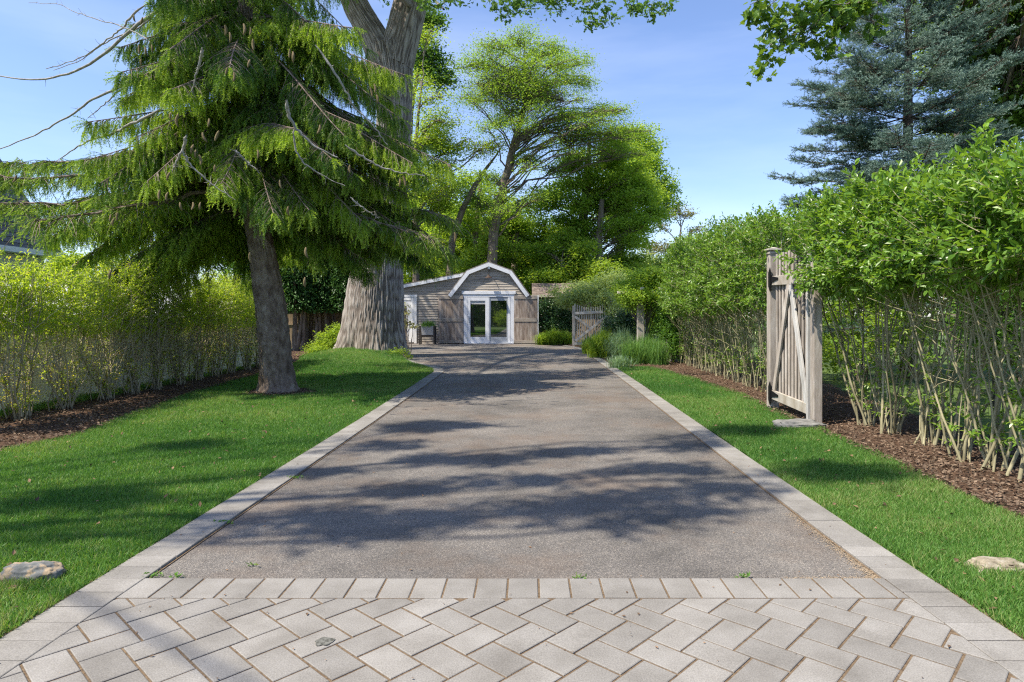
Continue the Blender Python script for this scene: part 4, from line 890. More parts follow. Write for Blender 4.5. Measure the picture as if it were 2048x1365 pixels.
main = polyline([OP(747, 735, 62), OP(747, 690, 61), OP(748, 640, 58), OP(751, 590, 55), OP(756, 520, 48), OP(770, 420, 40), OP(783, 320, 34), OP(789, 240, 33), OP(787, 150, 37), OP(780, 95, 40)], .03)
def fl(A, Z):
    z = np.clip(Z, 0, 3); e = np.exp(-z / .55)
    return 1 + e * (.16 + .16 * np.cos(3 * A + .6) + .13 * np.cos(5 * A + 2.0) + .06 * np.cos(9 * A)) + .05 * np.exp(-z / 1.2) * np.cos(4 * A)
ridged(a, main[:, :3], main[:, 3], 420, flare=fl, freq=24, amp=.055)
L1 = polyline([OP(775, 130, 34), OP(745, 70, 27), OP(715, 20, 25), OP(690, -40, 23), OP(640, -150, 20, -.6), OP(560, -300, 16, -2), OP(450, -460, 9, -4)], .05)
L2 = polyline([OP(788, 130, 38), OP(808, 60, 33), OP(820, 10, 32), OP(838, -60, 30, -.3), OP(880, -200, 24, -1.5), OP(930, -330, 18, -3.0), OP(1000, -440, 10, -6)], .05)
ridged(a, L1[:, :3], L1[:, 3], 140, freq=18, amp=.035, seed=20); ridged(a, L2[:, :3], L2[:, 3], 150, freq=18, amp=.035, seed=40)
# long limbs reaching over the drive towards the street
limbs = [([L2[60, :3], (-2.5, 16.5, 11.2), (-.6, 13.8, 10.2), (.2, 12.6, 8.6), (.6, 12.0, 7.6)], .20), ([L2[60, :3], (-2.0, 17, 11.6), (1.0, 14.5, 10.6), (2.6, 13.2, 8.8), (3.2, 12.4, 7.7)], .18), ([L2[40, :3], (-3.4, 17, 9.8), (-2.3, 14.5, 8.6), (-1.7, 13.0, 7.5)], .12), ([L1[60, :3], (-7, 17, 11.5), (-8, 13.5, 12.3), (-8.8, 9.5, 13.2)], .2)]
for P, r0 in limbs:
    q = polyline([(*p_, 0) for p_ in P], .4); tubes(a, [q[:, :3]], [np.linspace(r0, .02, len(q))], 7, .5)
a.build('trunk', m_oakbark, oak, smooth=True)
f = Acc(); tw = Acc()
fl_ = [PL(1000, 5, 24, 8, 12.2, .5), PL(1015, 25, 12, 12, 12.2, .3), PL(1040, 15, 16, 10, 12.2, .4), PL(1090, 2, 16, 7, 12.3, .4), PL(1180, 8, 34, 16, 12.3, .6), PL(1178, 42, 16, 14, 12.3, .3), PL(1215, 22, 22, 14, 12.3, .5), PL(1260, 8, 36, 12, 12.3, .6), PL(1300, 16, 20, 10, 12.3, .4), PL(1335, 8, 32, 12, 12.3, .5), PL(850, -5, 30, 16, 13, .6), PL(890, -8, 26, 10, 13, .5)]
foliage(f, tw, fl_, 1000, .115, 'oakleaf', per=26, cs=.11, flatn=.4, thick=.006, shell=.8)
# crown above the frame: it throws the dappled shade over the far drive
cl = [(-6, 19, 13, 3, 3, 1.4), (-3, 17, 12.5, 2.6, 2.4, 1.2), (-8.5, 21, 13.5, 2.6, 2.6, 1.3), (-2, 21, 13.5, 2.6, 2.6, 1.3), (-9, 16, 13, 2.2, 2.2, 1.0), (-5.5, 24, 15, 3, 3, 1.4), (-10.5, 25, 13, 2.5, 2.6, 1.2), (-8, 13.5, 12.3, 1.8, 1.6, .9), (-9.2, 9.3, 13.2, 1.6, 1.2, .8), (-7.0, 10.6, 13.6, 1.5, 1.2, .8), (-10.4, 12, 13.6, 1.5, 1.4, .8), (-6.4, 14.6, 13.2, 1.8, 1.5, .9), (-8.6, 7.2, 12.8, .9, .6, .5), (.3, 24, 14, 2.4, 2.4, 1.2)]
foliage(f, tw, cl, 34000, .16, 'oakleaf', per=60, cs=.34, thick=.02)
f.build('crown', lf_oak, oak, second=(tw, m_barkd))
# ---------------------------------------------------------------- conifers
def conifer(name, label, base, tops, zs, Lf, curvef, lm, tm, hang, finger, tuft, lat_step, fin_step, dens=lambda z: 1., trunk=None, lat_len=.3, needle_w=1., azf=None, tipw=.55, brt=.016, spread=1.0, outer=.15):
    """spruce: primaries from the trunk, laterals in their plane, fingers on the laterals, needle tufts round each finger"""
    S = []; E = []; n_pri = []; PP = []; PR = []
    Fp = []; Fd = []; Fl = []; Fq = []; LP = []; LR = []
    for z0 in zs:
        az = rng.uniform(0, 2 * pi) if azf is None else azf(z0)
        Lb = Lf(z0, az) * (rng.uniform(.8, 1.1) if rng.random() < .62 else rng.uniform(.45, .8))
        if Lb < .2: continue
        o = trunk_at(trunk, z0)[:3]; dr = np.array([cos(az), sin(az), 0]); t = np.linspace(0, 1, 12)
        kink = rng.normal(0, .06); side = np.array([-dr[1], dr[0], 0])
        P = o + dr * (t * Lb)[:, None] + side * (kink * Lb * t ** 2)[:, None]; P[:, 2] += curvef(z0, t, Lb) * (rng.uniform(.45, 1.5) if hang > .5 and z0 > 4.2 else 1)
        PP.append(P); PR.append(np.linspace(brt * (.5 + .25 * Lb), .006, 12))
        dn = dens(z0); bq = rng.random()
        # laterals
        n = max(4, int(Lb * (1 - outer) / (lat_step / dn) * 2)); tt = outer + (1 - outer) * rng.random(n) ** .85; f = tt * 11; i0 = np.minimum(f.astype(int), 10); fr_ = (f - i0)[:, None]
        B = P[i0] * (1 - fr_) + P[i0 + 1] * fr_; tan = nrmz(P[i0 + 1] - P[i0]); sg = np.where(np.arange(n) % 2, 1, -1)[:, None]
        ld = nrmz(tan * rng.uniform(.5, .9, (n, 1)) + side * sg * spread * rng.uniform(.5, 1.1, (n, 1)) + rng.normal(0, .14, (n, 3)) + np.array([0, 0, -.25 * hang]))
        ll = (lat_len * Lb * (1 - tt) + .16) * rng.uniform(.6, 1.25, n)
        m_ = 4; ts = np.linspace(0, 1, m_)[None, :, None]; Q = B[:, None] + ld[:, None] * ll[:, None, None] * ts; Q[:, :, 2] -= hang * .35 * ll[:, None] * ts[..., 0] ** 2
        LP.append(Q); LR.append(np.broadcast_to(np.array([.005, .004, .003, .002]), (n, 4)))
        # fingers
        nf = np.maximum(2, (ll / (fin_step / dn)).astype(int)); idx = np.repeat(np.arange(n), nf); N_ = len(idx)
        ft = rng.random(N_) ** .8; f = ft * 3; i0 = np.minimum(f.astype(int), 2); fr_ = (f - i0)[:, None]
        b = Q[idx, i0] * (1 - fr_) + Q[idx, i0 + 1] * fr_; ltan = nrmz(Q[idx, i0 + 1] - Q[idx, i0])
        sd_ = nrmz(np.cross(ltan, (0, 0, 1.0))) * np.where(rng.random(N_) < .5, 1, -1)[:, None]
        fd = nrmz(ltan * rng.uniform(.2, .9, (N_, 1)) + sd_ * rng.uniform(.1, .8, (N_, 1)) * spread + np.array([0, 0, -1.]) * (hang * (rng.uniform(.2, 1.4, (N_, 1)) + .9 * (tt[idx, None] > .5))) + np.array([0, 0, 1.]) * (.25 * (hang < .2)) + rng.normal(0, .15, (N_, 3)))
        Fp.append(b); Fd.append(fd); Fl.append(finger * rng.uniform(.5, 1.5, N_)); Fq.append(np.clip(bq * .75 + rng.random(N_) * .35 - .05, 0, 1))
        k2 = 6; Fp.append(np.repeat(P[-1:], k2, 0)); Fd.append(nrmz(nrmz(P[-1] - P[-3]) + rng.normal(0, .3, (k2, 3)))); Fl.append(np.full(k2, finger * 1.2)); Fq.append(rng.random(k2))
    Fp = np.concatenate(Fp); Fd = np.concatenate(Fd); Fl = np.concatenate(Fl); Fq = np.concatenate(Fq)
    near = dens(Fp[:, 2].mean())
    ro = empty(name, base, label, 'tree'); a = Acc(); 
    m_ = tuft[2]; N_ = len(Fp); t = (np.arange(m_)[None] + rng.random((N_, m_))) / m_
    bend = np.array([0, 0, -.25 * hang]); pos = Fp[:, None] + (Fd[:, None] + bend * t[..., None] ** 1) * (Fl[:, None] * t)[..., None]
    rad = rng.normal(size=(N_, m_, 3)); rad -= (rad * Fd[:, None]).sum(-1, keepdims=True) * Fd[:, None]; rad = nrmz(rad)
    nd = Fd[:, None] * .6 + rad * .8
    q = np.clip(Fq[:, None] * .62 + tipw * t ** 1.4 * (.35 + .65 * Fq[:, None]) + rng.normal(0, .06, (N_, m_)), 0, 1)
    vis = np.repeat((Fp[:, 2] < 1.7 + .488 * Fp[:, 1] + .6)[:, None], m_, 1) | (np.arange(m_)[None] % 2 == 0)
    sz_ = np.where(vis[:, 0] & (Fp[:, 2] < 1.7 + .488 * Fp[:, 1] + .6), 1., 1.5)[:, None] * np.ones((1, m_))
    pos, nd, q, sz_, rad = pos[vis], nd[vis], q[vis], sz_[vis], rad[vis]
    T_, F_ = TPL['tuft']; s_ = tuft[0] * rng.uniform(.75, 1.2, len(pos)) * sz_
    leaves(a, pos, nd, unit(len(pos)), s_, 'tuft', q); print(name, 'tufts', len(pos), 'fingers', N_)
    a.build('crown', lm, ro)
    b = Acc(); tubes(b, np.array(PP), np.array(PR), 6, rng.random(len(PP)), ); tubes(b, np.concatenate(LP), np.concatenate(LR), 3, .4)
    b.build('branch', tm, ro, smooth=True)
    return ro, PP
# Norway spruce
lf_spruce = leafm('spruce_needles', (.04, .13, .03), (.43, .58, .07), trans=.4, tcol=(1.3, 1.3, .6), rough=.5)
m_spbark = surf('spruce_bark', [(.3, (.10, .07, .052)), (.5, (.20, .155, .125)), (.7, (.32, .27, .225))], 9, (1, 1, .7), rough=.95, bump=1, bscale=22, bdist=.025)
m_dead = surf('dead_branch_bark', [(.3, (.20, .18, .16)), (.7, (.42, .40, .37))], 14, rough=.9, bump=.3)
SB = (-4.36, 11.25)
def SPp(u, v, r): q = W(u, v, SB[1]); return (q[0], q[1], q[2], r)
tr_s = np.array([SPp(557, 790, .30), SPp(553, 740, .27), SPp(545, 640, .255), SPp(531, 540, .225), SPp(518, 470, .195), SPp(505, 380, .18), SPp(495, 200, .15), SPp(490, 0, .12), (-4.95, 11.25, 9.5, .07), (-5.0, 11.25, 12.3, .02)])
def Lsp(z, az):
    l_ = np.interp(z, [3.2, 4.2, 4.8, 5.8, 7, 9, 12.2], [3.1, 2.9, 2.05, 1.8, 1.95, 1.5, .15]); r_ = np.interp(z, [3.2, 4.2, 5, 6, 7, 9, 12.2], [2.5, 3.15, 3.4, 3.0, 2.5, 1.5, .15]); m_ = np.interp(z, [3.2, 4.4, 6, 7.5, 9, 12.2], [2.4, 2.5, 2.35, 2.0, 1.5, .15])
    c, s_ = cos(az), abs(sin(az)); return (l_ if c < 0 else r_) * c * c + m_ * s_ * s_
def azs(z):
    while True:
        a_ = rng.uniform(0, 2 * pi)
        if z < 4.2 and sin(a_) < -.35 and abs(cos(a_)) < .93: continue
        return a_
def csp(z, t, L_): return L_ * (-.12 * t - .74 * t ** 2 + .34 * t ** 3)
zs = list(rng.uniform(3.2, 4.3, 34)) + list(rng.uniform(3.8, 8.0, 126)) + list(rng.uniform(8.0, 12, 40))
spr, PPs = conifer('spruce_tree', 'large weeping bright green spruce with a leaning brown trunk on the left lawn', (SB[0], SB[1], 0), None, zs, Lsp, csp, lf_spruce, m_spbark, 1.0, .19, (.033, 1, 40), .054, .04, dens=lambda z: 1. if z < 7.5 else .55, trunk=tr_s, lat_len=.30, azf=azs)
a = Acc(); q = polyline(tr_s, .04)
ridged(a, q[:, :3], q[:, 3], 110, freq=9, amp=.035, flare=lambda A, Z: 1 + np.exp(-np.clip(Z, 0, 3) / .12) * (.22 + .12 * np.cos(5 * A + 1)), stretch=.8, seed=90)
a.build('trunk', m_spbark, spr, smooth=True)
# long low branches on the left, with hanging sprays
ext = [((-4.7, 11.2, 4.3), W(95, 385, 10.6), W(-30, 345, 10.4)), ((-4.7, 11.2, 3.9), W(120, 430, 10.2), W(-40, 400, 10.0)), ((-4.7, 11.2, 4.5), W(150, 330, 11.6), W(10, 330, 11.8)), ((-4.7, 11.2, 3.7), W(180, 440, 9.6), W(70, 440, 9.2)), ((-4.6, 11.2, 3.6), W(780, 400, 11.4), W(905, 440, 11.5)), ((-4.6, 11.2, 3.5), W(760, 440, 10.6), W(870, 480, 10.5)), ((-4.7, 11.2, 4.1), W(260, 400, 10.9), W(150, 400, 11.2)), ((-4.7, 11.2, 3.6), W(240, 450, 10.6), W(120, 460, 11.0))]
a = Acc(); f = Acc(); fp, fd, fl2, fq = [], [], [], []
for s0, c0, e0 in ext:
    t = np.linspace(0, 1, 14)[:, None]; s0 = np.array(s0); P = (1 - t) ** 2 * s0 + 2 * t * (1 - t) * c0 + t * t * e0; P[1:-1] += rng.normal(0, .02, (12, 3))
    tubes(a, [P], [np.linspace(.04, .008, 14)], 6); L_ = np.linalg.norm(P[-1] - P[0]); n = int(L_ * 48)
    tt = .2 + .8 * rng.random(n); g = tt * 13; i0 = np.minimum(g.astype(int), 12); B = P[i0] + (P[i0 + 1] - P[i0]) * (g - i0)[:, None]; d = nrmz(rng.normal(size=(n, 3)) * (1, 1, .25) + nrmz(e0 - s0) * .5)
    ln = rng.uniform(.1, .55, n); Q = B[:, None] + d[:, None] * (ln[:, None] * np.linspace(0, 1, 4))[..., None]; Q[..., 2] -= .5 * ln[:, None] * np.linspace(0, 1, 4) ** 2
    tubes(a, Q, np.broadcast_to([.006, .005, .004, .002], (n, 4)), 3)
    k_ = 7; id_ = np.repeat(np.arange(n), k_); s_ = rng.random(n * k_); g = s_ * 3; i0 = np.minimum(g.astype(int), 2); fp.append(Q[id_, i0] + (Q[id_, i0 + 1] - Q[id_, i0]) * (g - i0)[:, None])
    fd.append(nrmz(d[id_] * .5 + rng.normal(0, .3, (n * k_, 3)) + (0, 0, -.9))); fl2.append(rng.uniform(.08, .28, n * k_)); fq.append(rng.random(n * k_) * .9)
fp, fd, fl2, fq = map(np.concatenate, (fp, fd, fl2, fq)); m_ = 15; t = (np.arange(m_)[None] + rng.random((len(fp), m_))) / m_
pos = fp[:, None] + fd[:, None] * (fl2[:, None] * t)[..., None]; rad = unit(len(fp) * m_).reshape(-1, m_, 3)
leaves(f, pos.reshape(-1, 3), (fd[:, None] * .8 + rad * .6).reshape(-1, 3), unit(len(fp) * m_), .034, 'tuft', np.repeat(fq, m_)); f.build('low_bough', lf_spruce, spr); a.build('bough_branch', m_spbark, spr)
# bare dead branches
dead = [([(300, 85), (285, 72), (240, 52), (190, 38), (150, 25), (118, 8), (57, 6)], 10.2, .012), ([(300, 5), (262, 30), (245, 58), (228, 70), (195, 95), (150, 122), (92, 138)], 10.4, .02), ([(320, 10), (300, 40), (270, 60), (232, 75), (200, 92), (170, 118), (107, 141)], 10.5, .018),
        ([(340, 0), (300, 30), (262, 60), (215, 105), (160, 140), (110, 157), (55, 160), (-20, 150)], 10.3, .036), ([(300, 150), (240, 175), (190, 195), (155, 222), (100, 255), (60, 275), (-20, 306)], 10.0, .026), ([(290, 160), (240, 180), (205, 213), (175, 237)], 10.1, .016),
        ([(330, 215), (280, 240), (245, 258), (215, 272), (185, 278), (150, 297), (120, 318)], 9.6, .026), ([(573, 200), (575, 225), (590, 255), (625, 290), (675, 315)], 8.35, .030), ([(588, 250), (590, 300), (610, 330), (650, 355), (690, 372)], 8.5, .016), ([(690, 290), (720, 312), (760, 335), (800, 345), (850, 352)], 8.9, .02),
        ([(405, 95), (402, 120), (392, 150), (384, 185)], 8.5, .024), ([(372, 270), (365, 300), (350, 330), (345, 345)], 8.3, .024), ([(365, 300), (380, 330), (420, 365), (470, 400)], 8.2, .016), ([(470, 300), (490, 320), (520, 347)], 8.3, .018), ([(630, 90), (680, 160), (705, 210), (745, 250), (775, 290)], 8.9, .02), ([(700, 395), (730, 420), (757, 437)], 8.7, .014)]
for P, Y, r in dead:
    q = np.array([W(u, v, Y + .1 * i) for i, (u, v) in enumerate(P)]); a = Acc(); s = np.linspace(0, 1, 26); x_ = np.linspace(0, 1, len(q)); Q = np.stack([np.interp(s, x_, q[:, i]) for i in range(3)], -1); kk_ = np.array([.25, .5, .25]); Q[1:-1] = Q[:-2] * .25 + Q[1:-1] * .5 + Q[2:] * .25; Q[1:-1] += rng.normal(0, .006, (24, 3))
    tubes(a, [Q], [np.interp(np.linspace(0, 1, 26), [0, .12, 1], [r * .35, r * .85, r * .28])], 7)
    n = 16; i0 = rng.integers(3, 25, n); d = unit(n); ln = rng.uniform(.02, .13, n); tubes(a, Q[i0][:, None] + d[:, None] * (ln[:, None] * np.linspace(0, 1, 3))[..., None] + rng.normal(0, .006, (n, 3, 3)), np.broadcast_to([.005, .003, .0015], (n, 3)), 3)
    a.build('dead_branch', m_dead, spr, smooth=True)
# cones
m_cone = surf('cone', [(.3, (.12, .085, .04)), (.7, (.24, .19, .095))], 30, (1, 1, 2), rough=.8, bump=.8, bscale=90)
cone_me = None
cones = [(285, 35), (268, 30), (342, 225), (352, 235), (357, 228), (450, 50), (459, 65), (487, 48), (501, 55), (506, 78), (455, 135), (467, 145), (278, 90), (290, 95), (303, 90), (283, 118), (392, 300), (398, 310), (387, 290), (320, 380), (336, 385), (360, 405), (386, 405), (401, 405), (221, 430), (229, 437), (236, 425), (222, 540), (438, 262), (500, 505), (580, 98), (586, 104), (740, 175), (748, 168), (752, 188), (800, 358), (806, 352), (612, 495), (577, 413), (909, 465), (610, 555), (32, 350), (430, 330), (340, 345), (405, 265), (418, 238), (500, 120), (640, 250), (700, 330), (560, 360), (515, 300)]
for i, (u, v) in enumerate(cones):
    Y = 8.1 + .25 * abs(u - 520) / 100 + (1.4 if u < 310 and v < 210 else 0) - (.0 if v < 400 else .15); p = W(u, v, Y)
    if cone_me is None:
        a = Acc(); z_ = np.linspace(0, 1, 9); P = np.stack([.018 * np.sin(z_ * pi), z_ * 0, -.155 * z_], -1); tubes(a, [P], [.0005 + .019 * np.sin(np.clip(z_ * .93 + .07, 0, 1) * pi) ** .55], 9)
        o = a.build('cone', m_cone, None, smooth=True); cone_me = o.data
    else: o = bpy.data.objects.new('cone', cone_me); COL.objects.link(o)
    o.parent = spr; o.location = Vector(p) - Vector(spr.location); o.rotation_euler = (rng.normal(0, .15), rng.normal(0, .15), rng.uniform(0, 6)); s_ = rng.uniform(.65, .95); o.scale = (s_, s_, s_)
# blue spruce
lf_blue = leafm('blue_needles', (.06, .125, .10), (.23, .33, .27), trans=.2, tcol=(1, 1.1, 1), rough=.55)
BSY = 14.0; bsx = W(1815, 630, BSY)[0]
tr_b = np.array([(bsx, BSY, -.02, .16), (bsx, BSY, 4, .12), (bsx + .02, BSY, 8, .06), (bsx, BSY, 10.9, .012)])
zs = []; z = 1.2
while z < 10.6:
    k_ = 7 if z < 9 else 5; zs += [z + rng.normal(0, .05) for _ in range(k_)]; z += .34 if z < 8 else .3
def Lbl(z, az): return np.interp(z, [1, 3.2, 4.4, 7.1, 9, 10.9], [3.2, 3.0, 2.85, 1.75, .9, .05])
def cbl(z, t, L_): return L_ * (-.02 * t + (.10 + .04 * (z - 4)) * t ** 2)
conifer('blue_spruce', 'silvery blue spruce rising above the right hedge', (bsx, BSY, 0), None, zs, Lbl, cbl, lf_blue, m_barkd, .06, .15, (.036, 1, 22), .064, .05, trunk=tr_b, lat_len=.34, spread=1.1, dens=lambda z: 1. if z > 2.6 else .4)
a = Acc(); tubes(a, [tr_b[:, :3]], [tr_b[:, 3]], 9); a.build('trunk', m_barkd, bpy.data.objects['blue_spruce'], smooth=True)

# ---------------------------------------------------------------- hedges
m_stem = surf('privet_stem', [(.3, (.21, .19, .11)), (.7, (.43, .40, .25))], 10, (1, 1, .5), rough=.85, bump=.3, var=.25)
m_steml = surf('left_stem', [(.3, (.24, .21, .14)), (.7, (.48, .43, .29))], 10, (1, 1, .5), rough=.85, bump=.3, var=.25)
def sprays(f, tw, C, D, ln, nl, size, tpl, rq):
    """leafy shoots: start C, direction D, length ln, nl leaves in opposite pairs"""
    n = len(C); t = np.linspace(0, 1, 4)[None, :, None]; Q = C[:, None] + D[:, None] * ln[:, None, None] * t; Q[:, :, 2] += .12 * ln[:, None] * t[..., 0] ** 2
    tubes(tw, Q, np.broadcast_to([.0035, .003, .002, .001], (n, 4)), 3, .6)
    tt = np.linspace(.12, 1, nl)[None] * np.ones((n, 1)); g = tt * 3; i0 = np.minimum(g.astype(int), 2); r_ = np.arange(n)[:, None]
    B = Q[r_, i0] + (Q[r_, np.minimum(i0 + 1, 3)] - Q[r_, i0]) * (g - i0)[..., None]
    S = nrmz(np.cross(D, unit(n)))[:, None]; U = np.cross(D[:, None], S); alt = np.where((np.arange(nl) // 2) % 2, 1, 0)[None, :, None]; sg = np.where(np.arange(nl) % 2, 1, -1)[None, :, None]
    side = (S * alt + U * (1 - alt)) * sg; dd = D[:, None] * .75 + side * .8 + rng.normal(0, .18, (n, nl, 3)); nn_ = rng.normal(0, .35, (n, nl, 3)) + np.array([0, 0, .8]) + D[:, None] * .3
    sz_ = size * rng.uniform(.65, 1.2, (n, nl)); leaves(f, B.reshape(-1, 3), dd.reshape(-1, 3), nn_.reshape(-1, 3), sz_.ravel(), tpl, np.clip((rq[:, None] + .3 * tt + rng.normal(0, .1, (n, nl))).ravel(), 0, 1))
def shrub(name, label, grp, x, y, zt, zb, xr, yr, nst, nsp, size, lm, sm, cat='shrub', low=40, tpl='privet', lean=0., stem_r=.014, face=0, nl=11, ln=.17, bx=0., lowz=1.5, shellp=.35, fan=.42):
    ro = empty(name, (x, y, 0), label, cat, grp); a = Acc(); f = Acc(); P = []; Rr = []
    cz = (zt + zb) / 2; hz = (zt - zb) / 2
    for i in range(nst):
        s = np.array([x + rng.normal(0, .07), y + rng.normal(0, .08), -.03]); e = np.array([x + bx + rng.uniform(-1, 1) * xr * .8, y + rng.uniform(-1, 1) * (yr * 1.05), rng.uniform(zb + .3, zt - .15)])
        t = np.linspace(0, 1, 9)[:, None]; c = np.array([s[0] + (e[0] - s[0]) * fan, s[1] + (e[1] - s[1]) * (fan + .15), e[2] * .42]); Q = (1 - t) ** 2 * s + 2 * t * (1 - t) * c + t * t * e; Q[1:-1] += rng.normal(0, .014, (7, 3)); P.append(Q)
        r0 = stem_r * rng.uniform(.6, 1.45); Rr.append(np.linspace(r0, r0 * .3, 9))
    P = np.array(P); Rr = np.array(Rr); tubes(a, P, Rr, 6, rng.random(nst))
    n = nst * 5; id_ = rng.integers(0, nst, n); i0 = rng.integers(3, 8, n); B = P[id_, i0]; D = nrmz(rng.normal(size=(n, 3)) * (.7, .7, .2) + (0, 0, .9)); ln_ = rng.uniform(.25, .75, n); t = np.linspace(0, 1, 4)[None, :, None]
    Q = B[:, None] + D[:, None] * ln_[:, None, None] * t + rng.normal(0, .012, (n, 4, 3)); keep = (Q[:, -1, 2] < zt - .05); tubes(a, Q[keep], np.broadcast_to([.006, .0045, .003, .002], (keep.sum(), 4)), 4, .6)
    a.build('stem', sm, ro, smooth=True); tw = Acc()
    d = unit(nsp); d = np.sign(d) * np.abs(d) ** .75; d /= np.maximum(np.abs(d).max(1, keepdims=True), 1e-6) ** .5
    q = rng.random(nsp) ** shellp; C = np.array([x + bx, y, cz]) + d * np.array([xr, yr, hz]) * q[:, None]
    bump_ = fbm(C * 1.6 + 4, 3) - .5; C[:, 0] += bump_ * .55 * np.sign(d[:, 0]); C[:, 2] += bump_ * .5 * (d[:, 2] > 0)
    C[:, 2] = np.maximum(C[:, 2], zb - .1 + .25 * rng.random(nsp))
    D = nrmz(d * .8 + rng.normal(0, .5, (nsp, 3)) + (0, 0, .35)); sprays(f, tw, C, D, ln * rng.uniform(.6, 1.4, nsp), nl, size, tpl, rng.random(nsp) * .55)
    if low:                                        # sparse shoots on the bare lower stems
        id_ = rng.integers(0, nst, low); t0 = rng.random(low); i0 = (1 + t0 * 5).astype(int); C = P[id_, i0] + (P[id_, i0 + 1] - P[id_, i0]) * rng.random((low, 1)); k_ = C[:, 2] < lowz * rng.uniform(.3, 1.5, low); C = C[k_]
        D = nrmz(unit(len(C)) * (1, 1, .6) + (0, 0, .2)); sprays(f, tw, C, D, rng.uniform(.06, .22, len(C)), 7, size * .72, tpl, rng.random(len(C)) * .6 + .25)
    f.build('foliage', lm, ro, second=(tw, sm)); return ro
ordn = ['nearest', 'second', 'third', 'fourth', 'fifth', 'sixth', 'seventh', 'eighth', 'ninth', 'tenth', 'eleventh', 'twelfth', 'thirteenth', 'fourteenth']
# right hedge, near run (in front of the gate) and far run (behind it)
ys = [4.45, 4.95, 5.45, 5.95, 6.55, 7.2, 7.75]
for i, y in enumerate(ys):
    lab = f'{ordn[i]} multi stemmed privet shrub in the near run of the right hedge' if i < 6 else 'last privet shrub of the near run, its leaves hanging over the tall gate'
    shrub('privet_shrub', lab, 'privet shrubs of the right hedge, near run', 3.9 + .03 * i, y, 2.36 if y < 5.2 else (2.52 if y < 6 else 2.66), 1.62, .82, .52, 13, 640, .074, lf_privet, m_stem, low=80, bx=.12 if i < 6 else -.0, stem_r=.0115, ln=.19)
for i, y in enumerate(np.arange(9.85, 17.4, .68)):
    shrub('privet_shrub', f'{ordn[i]} privet shrub beyond the tall gate in the far run of the right hedge', 'privet shrubs of the right hedge, far run', 4.03 + .02 * i, y, 2.95 + .02 * i, 1.5 - .02 * i, .72 if y < 16 else .6, .5, 17, 640, .068, lf_privet, m_stem, low=110, bx=-.0, stem_r=.0095, nl=9, ln=.18)
# left hedge
for i, y in enumerate((7.3, 8.17, 9.1, 10.1, 10.8, 11.5, 12.3, 13.1, 13.9, 14.7, 15.5, 16.4)):
    shrub('hedge_shrub', f'{ordn[i]} yellow green shrub from the street end of the left hedge', 'yellow green shrubs of the left hedge', -6.42 - .035 * (y - 8.) - (.1 if y > 9 else 0), y, (1.92 if y < 9.5 else 2.12) + .08 * sin(i * 1.7), 1.05, .38, .5, 19, 660, .046, lf_left, m_steml, low=230, stem_r=.010, nl=9, ln=.15, lowz=1.3, shellp=.6, fan=.62)

# ---------------------------------------------------------------- garden bed plants
lf_grassy = leafm('ornamental_grass_leaf', (0.075, 0.180, 0.045), (0.195, 0.360, 0.090), trans=0.43)
lf_bluegrass = leafm('blue_grass_leaf', (0.135, 0.240, 0.135), (0.285, 0.420, 0.255), trans=0.38)
def clump(name, label, cat, x, y, n, h, rad, lm, grp=None, wd=.012, arch=1.0, base=.12, z0=.0):
    ro = Acc(); az = rng.uniform(0, 2 * pi, n); hh = h * rng.uniform(.35, 1.15, n); out = rad * rng.random(n) ** .6
    s = np.stack([x + rng.normal(0, base, n), y + rng.normal(0, base, n), np.full(n, z0)], -1); dr = np.stack([np.cos(az), np.sin(az), az * 0], -1); t = np.linspace(0, 1, 6)[None, :, None]
    P = s[:, None] + dr[:, None] * (out[:, None, None] * t ** 1.6) ; P[..., 2] += hh[:, None] * (1.25 * t[..., 0] - (.25 + arch * out[:, None] / rad * .6) * t[..., 0] ** 3)
    sd_ = np.stack([-np.sin(az), np.cos(az), az * 0], -1)[:, None] * (wd * np.array([.28, .5, .45, .35, .22, .02]))[None, :, None]
    V = np.stack([P - sd_, P + sd_], 2).reshape(-1, 3); i = np.arange(5); F = np.stack([2 * i, 2 * i + 1, 2 * i + 3, 2 * i + 2], -1); F = (F[None] + (np.arange(n) * 12)[:, None, None]).reshape(-1, 4)
    ro.add(V, F, np.repeat(rng.random(n), 12)); return tag(ro.build(name, lm), label, cat, grp)
def gx(u, v): Y = CH * FPX / (v - VV); return (u - VU) / FPX * Y, Y
for (u, v, n, h, r, lm, lab) in ((1243, 722, 1500, 1.1, .62, lf_bluegrass, 'tall fine blue green grass clump left of the arbor post'), (1292, 727, 1300, .95, .45, lf_grassy, 'bright ornamental grass clump in front of the arbor post'), (1265, 730, 900, .85, .40, lf_grassy, 'ornamental grass clump between the blue green clump and the bright clump'), (1316, 731, 1000, .85, .36, lf_grassy, 'rightmost ornamental grass clump beside the hedge end'), (1240, 737, 700, .4, .32, lf_bluegrass, 'low blue green grass tuft at the edge of the mulch')):
    x, y = gx(u, v); clump('ornamental_grass', lab, 'grass plant', x, y, n, h, r, lm, 'ornamental grasses by the arbor', wd=.009)
for (u, v, h, r, lab) in ((1205, 716, .95, .5, 'bright green ferny plant at the bend of the driveway edge'), (1187, 708, .7, .42, 'low bright green plant in front of the picket gate'), (1222, 706, 1.1, .4, 'upright green plant behind the ferny plant')):
    x, y = gx(u, v); clump('fern_plant', lab, 'plant', x, y, 2600, h, r, lf_lime, 'bright ferny plants by the driveway bend', wd=.016, base=.13)
